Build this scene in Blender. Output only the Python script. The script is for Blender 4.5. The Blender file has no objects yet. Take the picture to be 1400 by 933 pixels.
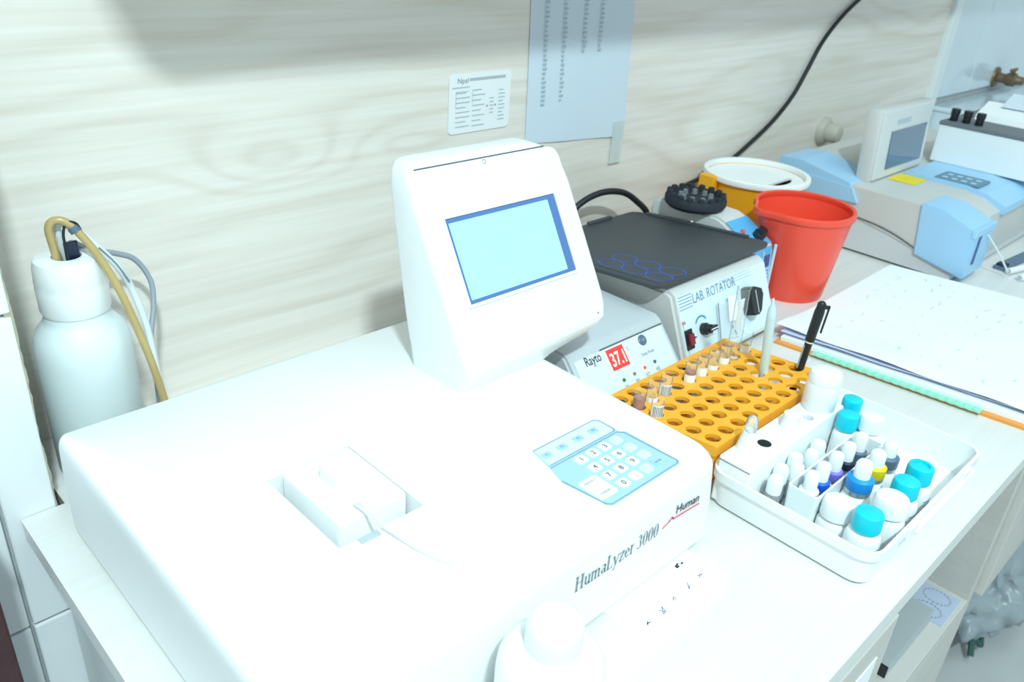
import bpy, bmesh, math, random
from mathutils import Vector, Matrix
random.seed(7)
scene = bpy.context.scene
COL = scene.collection
# ---------------------------------------------------------------- camera, world, lights, exposure
camd = bpy.data.cameras.new('camera')
camo = bpy.data.objects.new('camera', camd); COL.objects.link(camo)
RT = ((0.71842217, -0.27966747, 0.63691105), (-0.69263303, -0.37218682, 0.61784825), (0.06425784, -0.88502151, -0.46109419))
camo.matrix_world = Matrix(((RT[0][0], -RT[0][1], -RT[0][2], 0.0), (RT[1][0], -RT[1][1], -RT[1][2], 0.0),
                            (RT[2][0], -RT[2][1], -RT[2][2], 0.485), (0, 0, 0, 1)))
camd.sensor_width = 36.0; camd.sensor_fit = 'HORIZONTAL'; camd.lens = 36.0 * 1133 / 1400
camd.clip_start = 0.02
camd.dof.use_dof = True; camd.dof.focus_distance = 0.72; camd.dof.aperture_fstop = 11
scene.camera = camo
w = bpy.data.worlds.new('room_light'); scene.world = w; w.use_nodes = True
bg = w.node_tree.nodes['Background']; bg.inputs[0].default_value = (0.75, 0.955, 1.0, 1); bg.inputs[1].default_value = 0.56
def area(name, loc, target, sx, sy, power, col):
    l = bpy.data.lights.new(name, 'AREA'); l.shape = 'RECTANGLE'; l.size = sx; l.size_y = sy; l.energy = power; l.color = col
    o = bpy.data.objects.new(name, l); COL.objects.link(o); o.location = loc
    o.rotation_euler = (Vector(target) - Vector(loc)).to_track_quat('-Z', 'Y').to_euler(); return o
area('ceiling_tube_light', (-0.32, -0.78, 1.90), (0.35, 0.45, 0), 0.16, 0.06, 37, (0.765, 0.97, 1.0))
area('ceiling_panel_light', (1.0, -0.35, 2.0), (0.9, 0.3, 0), 1.6, 0.6, 9, (0.775, 0.97, 1.0))
vs = scene.view_settings
vs.view_transform = 'Standard'; vs.look = 'None'; vs.gamma = 1.0; vs.use_curve_mapping = False
vs.exposure = 0.33
scene.display_settings.display_device = 'sRGB'

# ---------------------------------------------------------------- materials
MATS = {}
def mat(name, col, rough=0.5, metal=0.0, var=0.03, scale=40.0, spec=0.5, coat=0.0, alpha=1.0, trans=0.0, emit=None, estr=0.0, bump=0.0, sss=0.0):
    m = bpy.data.materials.new(name); m.use_nodes = True; nt = m.node_tree; b = nt.nodes['Principled BSDF']
    b.inputs['Roughness'].default_value = rough; b.inputs['Metallic'].default_value = metal
    b.inputs['Specular IOR Level'].default_value = spec; b.inputs['Coat Weight'].default_value = coat
    b.inputs['Alpha'].default_value = alpha; b.inputs['Transmission Weight'].default_value = trans
    tc = nt.nodes.new('ShaderNodeTexCoord'); nz = nt.nodes.new('ShaderNodeTexNoise'); nz.inputs['Scale'].default_value = scale
    nz.inputs['Detail'].default_value = 3
    nt.links.new(tc.outputs['Object'], nz.inputs['Vector'])
    mx = nt.nodes.new('ShaderNodeMix'); mx.data_type = 'RGBA'
    c = Vector(col[:3])
    mx.inputs['A'].default_value = (*[max(0, v * (1 - var)) for v in c], 1); mx.inputs['B'].default_value = (*[min(1, v * (1 + var)) for v in c], 1)
    nt.links.new(nz.outputs['Fac'], mx.inputs['Factor']); nt.links.new(mx.outputs['Result'], b.inputs['Base Color'])
    if bump:
        bp = nt.nodes.new('ShaderNodeBump'); bp.inputs['Strength'].default_value = bump; bp.inputs['Distance'].default_value = 0.002
        nt.links.new(nz.outputs['Fac'], bp.inputs['Height']); nt.links.new(bp.outputs['Normal'], b.inputs['Normal'])
    if emit: b.inputs['Emission Color'].default_value = (*emit, 1); b.inputs['Emission Strength'].default_value = estr
    MATS[name] = m; return m
def clear(name, tint=(0.95, 1, 1), gloss=0.12, dens=0.25, blend=0.35):
    m = bpy.data.materials.new(name); m.use_nodes = True; nt = m.node_tree; nt.nodes.remove(nt.nodes['Principled BSDF'])
    out = nt.nodes['Material Output']
    tr = nt.nodes.new('ShaderNodeBsdfTransparent'); tr.inputs[0].default_value = (*tint, 1)
    gl = nt.nodes.new('ShaderNodeBsdfGlossy'); gl.inputs['Roughness'].default_value = gloss
    df = nt.nodes.new('ShaderNodeBsdfDiffuse'); df.inputs[0].default_value = (0.9, 0.95, 0.96, 1)
    lw = nt.nodes.new('ShaderNodeLayerWeight'); lw.inputs[0].default_value = blend
    nz = nt.nodes.new('ShaderNodeTexNoise'); nz.inputs['Scale'].default_value = 60
    mt = nt.nodes.new('ShaderNodeMath'); mt.operation = 'MULTIPLY'; mt.inputs[1].default_value = dens * 2
    nt.links.new(nz.outputs['Fac'], mt.inputs[0])
    m1 = nt.nodes.new('ShaderNodeMixShader'); nt.links.new(mt.outputs[0], m1.inputs[0]); nt.links.new(tr.outputs[0], m1.inputs[1]); nt.links.new(df.outputs[0], m1.inputs[2])
    m2 = nt.nodes.new('ShaderNodeMixShader'); nt.links.new(lw.outputs['Fresnel'], m2.inputs[0]); nt.links.new(m1.outputs[0], m2.inputs[1]); nt.links.new(gl.outputs[0], m2.inputs[2])
    nt.links.new(m2.outputs[0], out.inputs[0]); MATS[name] = m; return m
def wood(name, light, dark, freq=14.0, knot=None, contrast=1.0, rough=0.35, gscale=1.0):
    """pale wood laminate, grain along X, rings bent round a knot"""
    m = bpy.data.materials.new(name); m.use_nodes = True; nt = m.node_tree; b = nt.nodes['Principled BSDF']; N = nt.nodes.new; L = nt.links.new
    b.inputs['Roughness'].default_value = rough
    tc = N('ShaderNodeTexCoord'); sp = N('ShaderNodeSeparateXYZ'); L(tc.outputs['Object'], sp.inputs[0])
    mp = N('ShaderNodeMapping'); mp.inputs['Scale'].default_value = (1.6 * gscale, 6 * gscale, 6 * gscale); L(tc.outputs['Object'], mp.inputs[0])
    n1 = N('ShaderNodeTexNoise'); n1.inputs['Scale'].default_value = 1.0; n1.inputs['Detail'].default_value = 2; L(mp.outputs[0], n1.inputs['Vector'])
    def M(op, a, c=None):
        k = N('ShaderNodeMath'); k.operation = op
        for i, v in enumerate((a, c)):
            if v is None: continue
            if isinstance(v, (int, float)): k.inputs[i].default_value = v
            else: L(v, k.inputs[i])
        return k.outputs[0]
    yz = M('ADD', sp.outputs['Z'], M('MULTIPLY', sp.outputs['Y'], 1.0))
    ph = M('ADD', M('MULTIPLY', yz, freq), M('MULTIPLY', n1.outputs['Fac'], 6.0))
    if knot:
        for kx, kz, sx, sz, amp in knot:
            dx = M('DIVIDE', M('SUBTRACT', sp.outputs['X'], kx), sx); dz = M('DIVIDE', M('SUBTRACT', sp.outputs['Z'], kz), sz)
            r2 = M('ADD', M('MULTIPLY', dx, dx), M('MULTIPLY', dz, dz))
            ph = M('ADD', ph, M('MULTIPLY', M('POWER', 2.718, M('MULTIPLY', r2, -1.0)), amp))
    s = M('ADD', M('MULTIPLY', M('SINE', M('MULTIPLY', ph, 5.0)), 0.5), 0.5)
    s = M('POWER', s, 3.0)
    mp2 = N('ShaderNodeMapping'); mp2.inputs['Scale'].default_value = (4, 130, 130); L(tc.outputs['Object'], mp2.inputs[0])
    n2 = N('ShaderNodeTexNoise'); n2.inputs['Scale'].default_value = 1.0; n2.inputs['Detail'].default_value = 4; L(mp2.outputs[0], n2.inputs['Vector'])
    mp3 = N('ShaderNodeMapping'); mp3.inputs['Scale'].default_value = (1.2, 4, 4); L(tc.outputs['Object'], mp3.inputs[0])
    n3 = N('ShaderNodeTexNoise'); n3.inputs['Scale'].default_value = 1.3; n3.inputs['Detail'].default_value = 2; L(mp3.outputs[0], n3.inputs['Vector'])
    f = M('ADD', M('MULTIPLY', M('MULTIPLY', s, n3.outputs['Fac']), 0.6 * contrast), M('MULTIPLY', M('SUBTRACT', n2.outputs['Fac'], 0.35), 1.1 * contrast))
    f = M('ADD', f, M('MULTIPLY', M('SUBTRACT', n3.outputs['Fac'], 0.5), 0.55 * contrast))
    mx = N('ShaderNodeMix'); mx.data_type = 'RGBA'; mx.clamp_factor = True
    mx.inputs['A'].default_value = (*light, 1); mx.inputs['B'].default_value = (*dark, 1); L(f, mx.inputs['Factor']); L(mx.outputs['Result'], b.inputs['Base Color'])
    MATS[name] = m; return m
wood('wall_wood', (0.88, 0.825, 0.765), (0.60, 0.50, 0.395), 22, [(0.42, 0.235, 0.085, 0.034, 2.6), (0.60, 0.235, 0.07, 0.014, -1.2), (1.25, 0.16, 0.2, 0.05, 2.0)], 0.68, rough=0.45)
wood('counter_wood', (0.76, 0.75, 0.73), (0.62, 0.60, 0.57), 10, None, 0.55, rough=0.3)
wood('carcass_wood', (0.62, 0.60, 0.56), (0.50, 0.47, 0.43), 10, None, 0.6, rough=0.5)
mat('edge_band', (0.72, 0.72, 0.70), 0.5)
mat('tile_blue', (0.66, 0.76, 0.83), 0.15, var=0.02, coat=0.3)
mat('tile_white', (0.86, 0.89, 0.91), 0.08, var=0.02, coat=0.4)
mat('grout', (0.45, 0.48, 0.48), 0.9, var=0.15)
mat('grout_light', (0.6, 0.63, 0.64), 0.9, var=0.1)
mat('mortar', (0.42, 0.41, 0.30), 0.95, var=0.35, scale=90, bump=0.6)
mat('maroon', (0.055, 0.018, 0.02), 0.4, var=0.3)
mat('floor_tile', (0.55, 0.56, 0.56), 0.4, var=0.1, scale=6)
mat('shell', (0.88, 0.90, 0.90), 0.35, var=0.01)
mat('shell_panel', (0.80, 0.86, 0.86), 0.4, var=0.01)
mat('seam', (0.10, 0.12, 0.13), 0.6)
mat('lcd_border', (0.09, 0.18, 0.42), 0.3)
mat('lcd', (0.2, 0.5, 0.55), 0.2, emit=(0.32, 0.90, 0.95), estr=0.72, var=0.08, scale=25)
mat('keypad_blue', (0.40, 0.60, 0.72), 0.4, var=0.02)
mat('keypad_light', (0.66, 0.80, 0.86), 0.4, var=0.02)
mat('key_white', (0.80, 0.84, 0.85), 0.4)
mat('key_line', (0.13, 0.27, 0.40), 0.5)
mat('ink', (0.02, 0.025, 0.03), 0.6)
mat('ink_grey', (0.22, 0.26, 0.28), 0.6)
mat('ink_pale', (0.45, 0.52, 0.56), 0.7)
mat('ink_faint', (0.60, 0.67, 0.74), 0.8)
mat('ink_blue', (0.05, 0.12, 0.42), 0.6)
mat('red_print', (0.75, 0.10, 0.12), 0.5)
mat('black_plastic', (0.012, 0.014, 0.017), 0.38)
mat('black_tray', (0.058, 0.066, 0.074), 0.6, var=0.1)
mat('rubber', (0.015, 0.02, 0.03), 0.75)
mat('rubber_light', (0.16, 0.18, 0.20), 0.6)
mat('grey_metal', (0.52, 0.56, 0.59), 0.42, var=0.03)
mat('grey_paint', (0.66, 0.67, 0.66), 0.45)
mat('panel_ice', (0.70, 0.82, 0.88), 0.4, var=0.01)
mat('panel_sky', (0.10, 0.45, 0.80), 0.35)
mat('panel_navy', (0.03, 0.10, 0.28), 0.4)
mat('led_red', (0.7, 0.04, 0.03), 0.3, emit=(1, 0.05, 0.02), estr=1.6)
mat('led_window', (0.35, 0.01, 0.012), 0.2, emit=(1, 0.06, 0.05), estr=0.85)
mat('led_digit', (1, 0.6, 0.5), 0.3, emit=(1, 0.42, 0.30), estr=1.6)
mat('led_off', (0.08, 0.13, 0.12), 0.3)
mat('led_dim', (0.45, 0.16, 0.2), 0.3)
mat('dark_red', (0.22, 0.012, 0.025), 0.3)
mat('steel', (0.6, 0.62, 0.64), 0.25, metal=1.0)
mat('brass', (0.22, 0.15, 0.09), 0.45, metal=0.6, var=0.2)
mat('orange_rack', (0.97, 0.43, 0.03), 0.4, var=0.05)
mat('red_plastic', (0.92, 0.085, 0.045), 0.3, var=0.05, scale=12)
mat('yellow_plastic', (0.90, 0.42, 0.012), 0.4, var=0.04)
mat('white_plastic', (0.88, 0.90, 0.90), 0.35, var=0.01)
mat('white_trans', (0.85, 0.92, 0.92), 0.4, var=0.02)
mat('turquoise', (0.0, 0.60, 0.74), 0.3, var=0.03)
mat('blue_cap', (0.004, 0.29, 0.78), 0.3)
mat('royal_blue', (0.01, 0.12, 0.80), 0.3)
mat('violet', (0.22, 0.19, 0.78), 0.35)
mat('ring_blue', (0.03, 0.12, 0.62), 0.5)
mat('green_dark', (0.03, 0.10, 0.09), 0.6)
mat('navy', (0.01, 0.018, 0.05), 0.35)
mat('yellow_cap', (0.90, 0.66, 0.0), 0.35)
mat('slate_cap', (0.10, 0.16, 0.24), 0.35)
mat('amber_tube', (0.50, 0.37, 0.15), 0.3, var=0.2, scale=30, coat=0.3)
mat('milk_tube', (0.74, 0.80, 0.83), 0.25, var=0.06, coat=0.3)
mat('slate_tube', (0.32, 0.37, 0.43), 0.4)
mat('bottle_milk', (0.74, 0.83, 0.84), 0.42, var=0.02)
mat('paper', (0.86, 0.89, 0.90), 0.8, var=0.01)
mat('paper_blue', (0.66, 0.75, 0.83), 0.8, var=0.02, scale=8)
mat('tape', (0.80, 0.86, 0.84), 0.3, alpha=0.5)
mat('lilac', (0.62, 0.65, 0.86), 0.7, var=0.1)
mat('cover_orange', (0.80, 0.32, 0.06), 0.6)
mat('binding_green', (0.30, 0.68, 0.52), 0.6, var=0.15, scale=200)
mat('pink_serum', (0.46, 0.17, 0.13), 0.3, var=0.1)
mat('yellow_serum', (0.72, 0.42, 0.03), 0.3)
mat('sponge', (0.012, 0.014, 0.014), 0.95, bump=1.0, scale=600)
mat('wax', (0.62, 0.80, 0.82), 0.45, var=0.03)
mat('machine_grey', (0.60, 0.60, 0.58), 0.45, var=0.02)
mat('machine_pale', (0.64, 0.67, 0.70), 0.45, var=0.02)
mat('machine_blue', (0.36, 0.62, 0.86), 0.4, var=0.02)
mat('machine_key', (0.12, 0.24, 0.33), 0.45)
mat('screen_off', (0.07, 0.12, 0.19), 0.12, coat=0.6)
mat('sticker_yellow', (0.92, 0.70, 0.02), 0.6)
mat('beige', (0.52, 0.50, 0.42), 0.5)
mat('folder_grey', (0.40, 0.44, 0.45), 0.5)
mat('card_blue', (0.45, 0.52, 0.66), 0.6)
mat('bag_film', (0.40, 0.46, 0.50), 0.3, var=0.15, alpha=0.8, bump=0.4, scale=25)
clear('glass', (0.98, 1, 1), 0.1, 0.10, 0.08); clear('film', (0.97, 0.99, 1), 0.25, 0.30, 0.12); clear('vial_glass', (0.95, 0.99, 1), 0.1, 0.30, 0.2)

# ---------------------------------------------------------------- helpers
def new_obj(name, bm, m, parent=None, smooth=None, label=None, kind=None):
    me = bpy.data.meshes.new(name); bmesh.ops.recalc_face_normals(bm, faces=bm.faces); bm.to_mesh(me); bm.free()
    if smooth:
        for p in me.polygons: p.use_smooth = True
        try: me.set_sharp_from_angle(angle=math.radians(smooth if smooth is not True else 40))
        except Exception: pass
    me.materials.append(MATS[m]); o = bpy.data.objects.new(name, me); COL.objects.link(o)
    if parent is not None: o.parent = parent
    if label: o['label'] = label
    if kind: o['kind'] = kind
    return o
def thing(name, label, cat, loc=(0, 0, 0), rz=0.0, group=None):
    o = bpy.data.objects.new(name, None); COL.objects.link(o); o.location = loc; o.rotation_euler = (0, 0, rz); o.empty_display_size = 0.02
    o['label'] = label; o['category'] = cat
    if group: o['group'] = group
    return o
def tag(o, label, cat, group=None):
    o['label'] = label; o['category'] = cat
    if group: o['group'] = group
    return o
def struct(o): o['kind'] = 'structure'; return o
def B(): return bmesh.new()
def shift(bm, v): bmesh.ops.translate(bm, verts=bm.verts, vec=Vector(v)); return bm
def rot(bm, ang, axis, cent=(0, 0, 0)): bmesh.ops.rotate(bm, verts=bm.verts, cent=cent, matrix=Matrix.Rotation(ang, 3, axis)); return bm
def merge(*bms):
    r = B()
    for b in bms:
        me = bpy.data.meshes.new('tmp'); b.to_mesh(me); b.free(); r.from_mesh(me); bpy.data.meshes.remove(me)
    return r
def box(x0, x1, y0, y1, z0, z1, bev=0.0, seg=2):
    bm = B(); bmesh.ops.create_cube(bm, size=1.0)
    for v in bm.verts: v.co = Vector(((x0 + x1) / 2 + v.co.x * (x1 - x0), (y0 + y1) / 2 + v.co.y * (y1 - y0), (z0 + z1) / 2 + v.co.z * (z1 - z0)))
    if bev: bmesh.ops.bevel(bm, geom=list(bm.edges), offset=bev, segments=seg, affect='EDGES', profile=0.5)
    return bm
def rrect(x0, x1, y0, y1, r, n=5):
    rs = r if isinstance(r, tuple) else (r, r, r, r)
    rs = [max(1e-5, min(q, (x1 - x0) / 2 - 1e-5, (y1 - y0) / 2 - 1e-5)) for q in rs]; pts = []
    for r, cx, cy, a0 in ((rs[0], x1 - rs[0], y1 - rs[0], 0), (rs[1], x0 + rs[1], y1 - rs[1], 90), (rs[2], x0 + rs[2], y0 + rs[2], 180), (rs[3], x1 - rs[3], y0 + rs[3], 270)):
        for k in range(n + 1):
            a = math.radians(a0 + 90.0 * k / n); pts.append((cx + r * math.cos(a), cy + r * math.sin(a)))
    return pts
def loft(rings, cap0=True, cap1=True, closed=True):
    bm = B(); vr = [[bm.verts.new(p) for p in ring] for ring in rings]; n = len(rings[0])
    for a, b in zip(vr, vr[1:]):
        for i in range(n if closed else n - 1):
            bm.faces.new((a[i], a[(i + 1) % n], b[(i + 1) % n], b[i]))
    if cap0: bm.faces.new(vr[0][::-1])
    if cap1: bm.faces.new(vr[-1])
    return bm
def rrloft(levels, n=5, cap0=True, cap1=True):
    return loft([[(x, y, z) for x, y in rrect(x0, x1, y0, y1, r, n)] for x0, x1, y0, y1, r, z in levels], cap0, cap1)
def rbox(x0, x1, y0, y1, z0, z1, r, e=0.002, n=4):
    """box with rounded vertical corners and a softened top rim"""
    return rrloft([(x0, x1, y0, y1, r, z0), (x0, x1, y0, y1, r, z1 - e), (x0 + e * .3, x1 - e * .3, y0 + e * .3, y1 - e * .3, r, z1 - e * .3), (x0 + e, x1 - e, y0 + e, y1 - e, r, z1)], n)
def lathe(prof, n=24, cx=0, cy=0, cap0=True, cap1=True):
    rings = []
    for r, z in prof: rings.append([(cx + max(r, 1e-5) * math.cos(2 * math.pi * k / n), cy + max(r, 1e-5) * math.sin(2 * math.pi * k / n), z) for k in range(n)])
    return loft(rings, cap0, cap1)
def prism(pts, axis, a, b):
    """polygon extruded along an axis; pts are the two other coordinates in order"""
    def P(p, t): return {'x': (t, p[0], p[1]), 'y': (p[0], t, p[1]), 'z': (p[0], p[1], t)}[axis]
    return loft([[P(p, a) for p in pts], [P(p, b) for p in pts]])
def spline(pts, per=8):
    P = [Vector(p) for p in pts]; out = []
    for i in range(len(P) - 1):
        p0 = P[max(i - 1, 0)]; p1 = P[i]; p2 = P[i + 1]; p3 = P[min(i + 2, len(P) - 1)]
        for k in range(per):
            t = k / per
            out.append(0.5 * ((2 * p1) + (-p0 + p2) * t + (2 * p0 - 5 * p1 + 4 * p2 - p3) * t * t + (-p0 + 3 * p1 - 3 * p2 + p3) * t ** 3))
    out.append(P[-1]); return out
def tube(pts, r, n=8, per=8, smooth=True):
    pts = spline(pts, per) if smooth else [Vector(p) for p in pts]
    rings = []; up = None
    for i, p in enumerate(pts):
        d = (pts[min(i + 1, len(pts) - 1)] - pts[max(i - 1, 0)]).normalized()
        if up is None: up = d.orthogonal().normalized()
        up = (up - d * up.dot(d)).normalized(); s = d.cross(up)
        rr = r(i / (len(pts) - 1)) if callable(r) else r
        rings.append([p + rr * (math.cos(2 * math.pi * k / n) * up + math.sin(2 * math.pi * k / n) * s) for k in range(n)])
    return loft(rings)
def place(bm, o, ex, ey):
    """map flat local (x, y, z) to origin o with axes ex, ey and their normal"""
    ex = Vector(ex).normalized(); ey = Vector(ey).normalized(); ez = ex.cross(ey)
    for v in bm.verts: v.co = Vector(o) + ex * v.co.x + ey * v.co.y + ez * v.co.z
    return bm
def text(s, wd=None, ht=None, size=1.0, thick=0.0002, bold=0.0, align='LEFT'):
    """lettering as a flat mesh in local xy, left baseline at 0, fitted to a width and a capital height"""
    cu = bpy.data.curves.new('txt', 'FONT'); cu.body = s; cu.size = size; cu.resolution_u = 3; cu.extrude = 0.0; cu.offset = bold
    o = bpy.data.objects.new('txt', cu); COL.objects.link(o); bpy.context.view_layer.update()
    me = bpy.data.meshes.new_from_object(o.evaluated_get(bpy.context.evaluated_depsgraph_get()))
    bm = B(); bm.from_mesh(me); bpy.data.objects.remove(o); bpy.data.curves.remove(cu); bpy.data.meshes.remove(me)
    xs = [v.co.x for v in bm.verts]; x0, x1 = min(xs), max(xs); cap = 0.73 * size
    sx = (wd / (x1 - x0)) if wd else None; sy = (ht / cap) if ht else sx
    if sx is None: sx = sy
    for v in bm.verts: v.co = Vector(((v.co.x - x0) * sx, v.co.y * sy, thick))
    if align == 'CENTER':
        wx = max(v.co.x for v in bm.verts) / 2
        for v in bm.verts: v.co.x -= wx
    return bm
def strokes(lines, wd, z=0.0002):
    """flat ribbons along polylines in local xy"""
    bm = B()
    for ln in lines:
        P = [Vector((p[0], p[1])) for p in ln]
        for i in range(len(P) - 1):
            d = P[i + 1] - P[i]
            if d.length < 1e-7: continue
            nrm = Vector((-d.y, d.x)).normalized() * (wd[1] if isinstance(wd, tuple) else wd) / 2
            e = d.normalized() * (wd if not isinstance(wd, tuple) else wd[0]) * 0.3
            bm.faces.new([bm.verts.new((q.x, q.y, z)) for q in (P[i] - e + nrm, P[i] - e - nrm, P[i + 1] + e - nrm, P[i + 1] + e + nrm)])
    return bm
def boolean(bm, cutters):
    def tmp(b):
        me = bpy.data.meshes.new('tmp'); bmesh.ops.recalc_face_normals(b, faces=b.faces); b.to_mesh(me); b.free(); o = bpy.data.objects.new('tmp', me); COL.objects.link(o); return o
    a = tmp(bm); cs = [tmp(c) for c in cutters]
    for c in cs:
        md = a.modifiers.new('b', 'BOOLEAN'); md.operation = 'DIFFERENCE'; md.object = c; md.solver = 'EXACT'
    bpy.context.view_layer.update()
    me = bpy.data.meshes.new_from_object(a.evaluated_get(bpy.context.evaluated_depsgraph_get()))
    r = B(); r.from_mesh(me)
    for o in [a] + cs: d = o.data; bpy.data.objects.remove(o); bpy.data.meshes.remove(d)
    bpy.data.meshes.remove(me); return r
def arc(cx, cy, r, a0, a1, n=16, sx=1.0, sy=1.0): return [(cx + sx * r * math.cos(math.radians(a0 + (a1 - a0) * k / n)), cy + sy * r * math.sin(math.radians(a0 + (a1 - a0) * k / n))) for k in range(n + 1)]

# ================================================================= the setting
WALL = 0.776; TILE = 0.667
struct(new_obj('floor', box(-1.6, 3.6, -1.6, 0.9, -0.86, -0.80), 'floor_tile'))
struct(new_obj('wall_back', box(-1.6, 2.19, WALL, WALL + 0.1, -0.80, 1.6), 'wall_wood'))
struct(new_obj('trim_1', box(2.19, 2.235, WALL - 0.012, WALL + 0.1, -0.80, 1.6, 0.003), 'shell_panel'))
wr = struct(new_obj('wall_right', box(2.235, 3.6, WALL + 0.006, WALL + 0.1, -0.80, 1.6), 'grout_light'))
for i in range(6):
    for j in range(2):
        new_obj('tile', box(2.238 + i * 0.227, 2.238 + i * 0.227 + 0.224, WALL - 0.004, WALL + 0.006, 0.134 + j * 0.303, 0.134 + j * 0.303 + 0.3, 0.002, 1), 'tile_blue', wr)
# tiled pier at the left end, broken mortar edge towards the wood panel
wl = struct(new_obj('wall_left', box(-1.6, 0.134, TILE + 0.008, WALL, -0.80, 1.6), 'grout'))
edge = B(); ring = []
random.seed(3)
zs = [-0.8 + 0.005 * k for k in range(300)]
for z in zs:
    x = 0.1355 + 0.0009 * math.sin(z * 61) * math.sin(z * 23) + random.uniform(-0.0005, 0.0006)
    ring.append([(0.130, TILE + 0.001, z), (x, TILE + 0.001, z), (x + 0.001, TILE + 0.02, z), (0.130, TILE + 0.02, z)])
new_obj('mortar_edge', loft(ring), 'mortar', wl, label='rough olive mortar edge of the tiling')
GX = 0.0935; GZ = -0.1175
for i in range(-4, 1):
    for j in range(-3, 5):
        x1 = GX + (0.199 if i < 0 else 0.041) + i * 0.202 * (1 if i < 0 else 0); 
        if i < 0: x0 = GX + 0.0015 + i * 0.2015; x1 = GX - 0.0015 + (i + 1) * 0.2015
        else: x0 = GX + 0.0015; x1 = 0.1345
        z0 = GZ + 0.0015 + j * 0.302; z1 = GZ - 0.0015 + (j + 1) * 0.302
        new_obj('tile', box(x0, x1, TILE, TILE + 0.01, max(z0, -0.8), z1, 0.0016, 2), 'tile_white', wl)

# dark door post at the far left
dp = thing('door_post', 'dark maroon post standing before the white wall tiles', 'door post', (0.0, 0.6, -0.80))
new_obj('post_board', box(-0.16, 0.066, -0.02, 0.03, 0, 0.80 + 0.05, 0.002), 'maroon', dp)
new_obj('post_cap', box(-0.16, 0.0672, -0.022, 0.032, 0.85, 0.858, 0.001), 'maroon', dp)

# wall cupboard above the bench (out of view, shades the top of the wall)
cup = thing('wall_cupboard', 'pale wall cupboard hung above the bench', 'cupboard', (1.4, 0.626, 0.64))
new_obj('carcass', box(-1.22, 0.75, -0.15, 0.149, 0, 0.6, 0.003), 'carcass_wood', cup)
for k in range(4): new_obj('cupboard_door', box(-1.215 + k * 0.491, -1.215 + k * 0.491 + 0.487, -0.168, -0.151, 0.005, 0.595, 0.002), 'counter_wood', cup)

# ================================================================= bench
top = thing('worktop', 'long white laminate worktop carrying the lab instruments', 'worktop', (0.107, 0.1225, -0.022))
wt = prism([(0, 0), (2.9, 0), (2.9, 0.6533), (0.034, 0.6533), (0.034, 0.5435), (0, 0.5435)], 'z', 0.0006, 0.022)
new_obj('board', wt, 'counter_wood', top)
new_obj('front_edging', box(0, 2.9, -0.001, 0.0002, 0.0, 0.0214, 0.0003, 1), 'edge_band', top)
new_obj('end_edging', box(-0.001, 0.0002, 0, 0.5435, 0.0, 0.0214, 0.0003, 1), 'shell', top)
cab = thing('bench_cabinet', 'pale wooden bench cabinet with drawers and an open niche below the worktop', 'cabinet', (0.125, 0.14, -0.80))
H = 0.7785
new_obj('side_panel', box(0, 0.018, 0, 0.52, 0, H, 0.001), 'shell_panel', cab)
new_obj('divider', box(0.527, 0.545, 0.004, 0.52, 0, H, 0.001), 'carcass_wood', cab)
new_obj('end_panel', box(0.975, 0.995, 0, 0.52, 0, H, 0.001), 'carcass_wood', cab)
new_obj('back_panel', box(0.018, 0.975, 0.505, 0.52, 0, H), 'carcass_wood', cab)
new_obj('niche_shelf', box(0.545, 0.975, 0.0, 0.505, 0.448, 0.466, 0.001), 'carcass_wood', cab)
new_obj('bottom_board', box(0.018, 0.975, 0.0, 0.505, 0.06, 0.078), 'carcass_wood', cab)
for z0, z1 in ((0.08, 0.30), (0.304, 0.53), (0.534, 0.752)):
    d = new_obj('drawer_front', box(0.02, 0.525, -0.014, 0.0, z0, z1, 0.0015), 'carcass_wood', cab)
    new_obj('handle', box(0.22, 0.33, -0.03, -0.014, (z0 + z1) / 2 - 0.006, (z0 + z1) / 2 + 0.006, 0.003), 'steel', d)
new_obj('lower_front', box(0.545, 0.975, 0.0, 0.016, 0.078, 0.4475, 0.0006), 'carcass_wood', cab)
lb = new_obj('label_card', box(0.440, 0.496, -0.0152, -0.0142, 0.60, 0.72), 'paper', cab, label='white written card on the drawer front')
new_obj('handwriting', place(strokes([[(x * .004, .075 - r * .014 + .002 * math.sin(x * 2.1 + r)) for x in range(9)] for r in range(5)], 0.0011), (0.448, -0.0156, 0.625), (1, 0, 0), (0, 0, 1)), 'ink_grey', lb)
cab2 = thing('drawer_unit', 'shallow pale drawer unit hung under the worktop above the floor bags', 'drawer unit', (1.122, 0.14, -0.334))
new_obj('unit_body', box(0, 1.46, 0.004, 0.52, 0.0, 0.311, 0.001), 'carcass_wood', cab2)
for k in range(3): new_obj('drawer_front', box(0.002 + 0.487 * k, 0.484 + 0.487 * k, -0.010, 0.004, 0.0, 0.308, 0.0012), 'carcass_wood', cab2)
cab3 = thing('bench_support', 'pale panel carrying the far end of the worktop', 'panel', (2.6, 0.14, -0.80))
new_obj('support_panel', box(0, 0.02, 0, 0.62, 0, H, 0.001), 'carcass_wood', cab3)
new_obj('support_foot', box(-0.004, 0.024, 0, 0.62, 0, 0.03, 0.002), 'carcass_wood', cab3)
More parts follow.
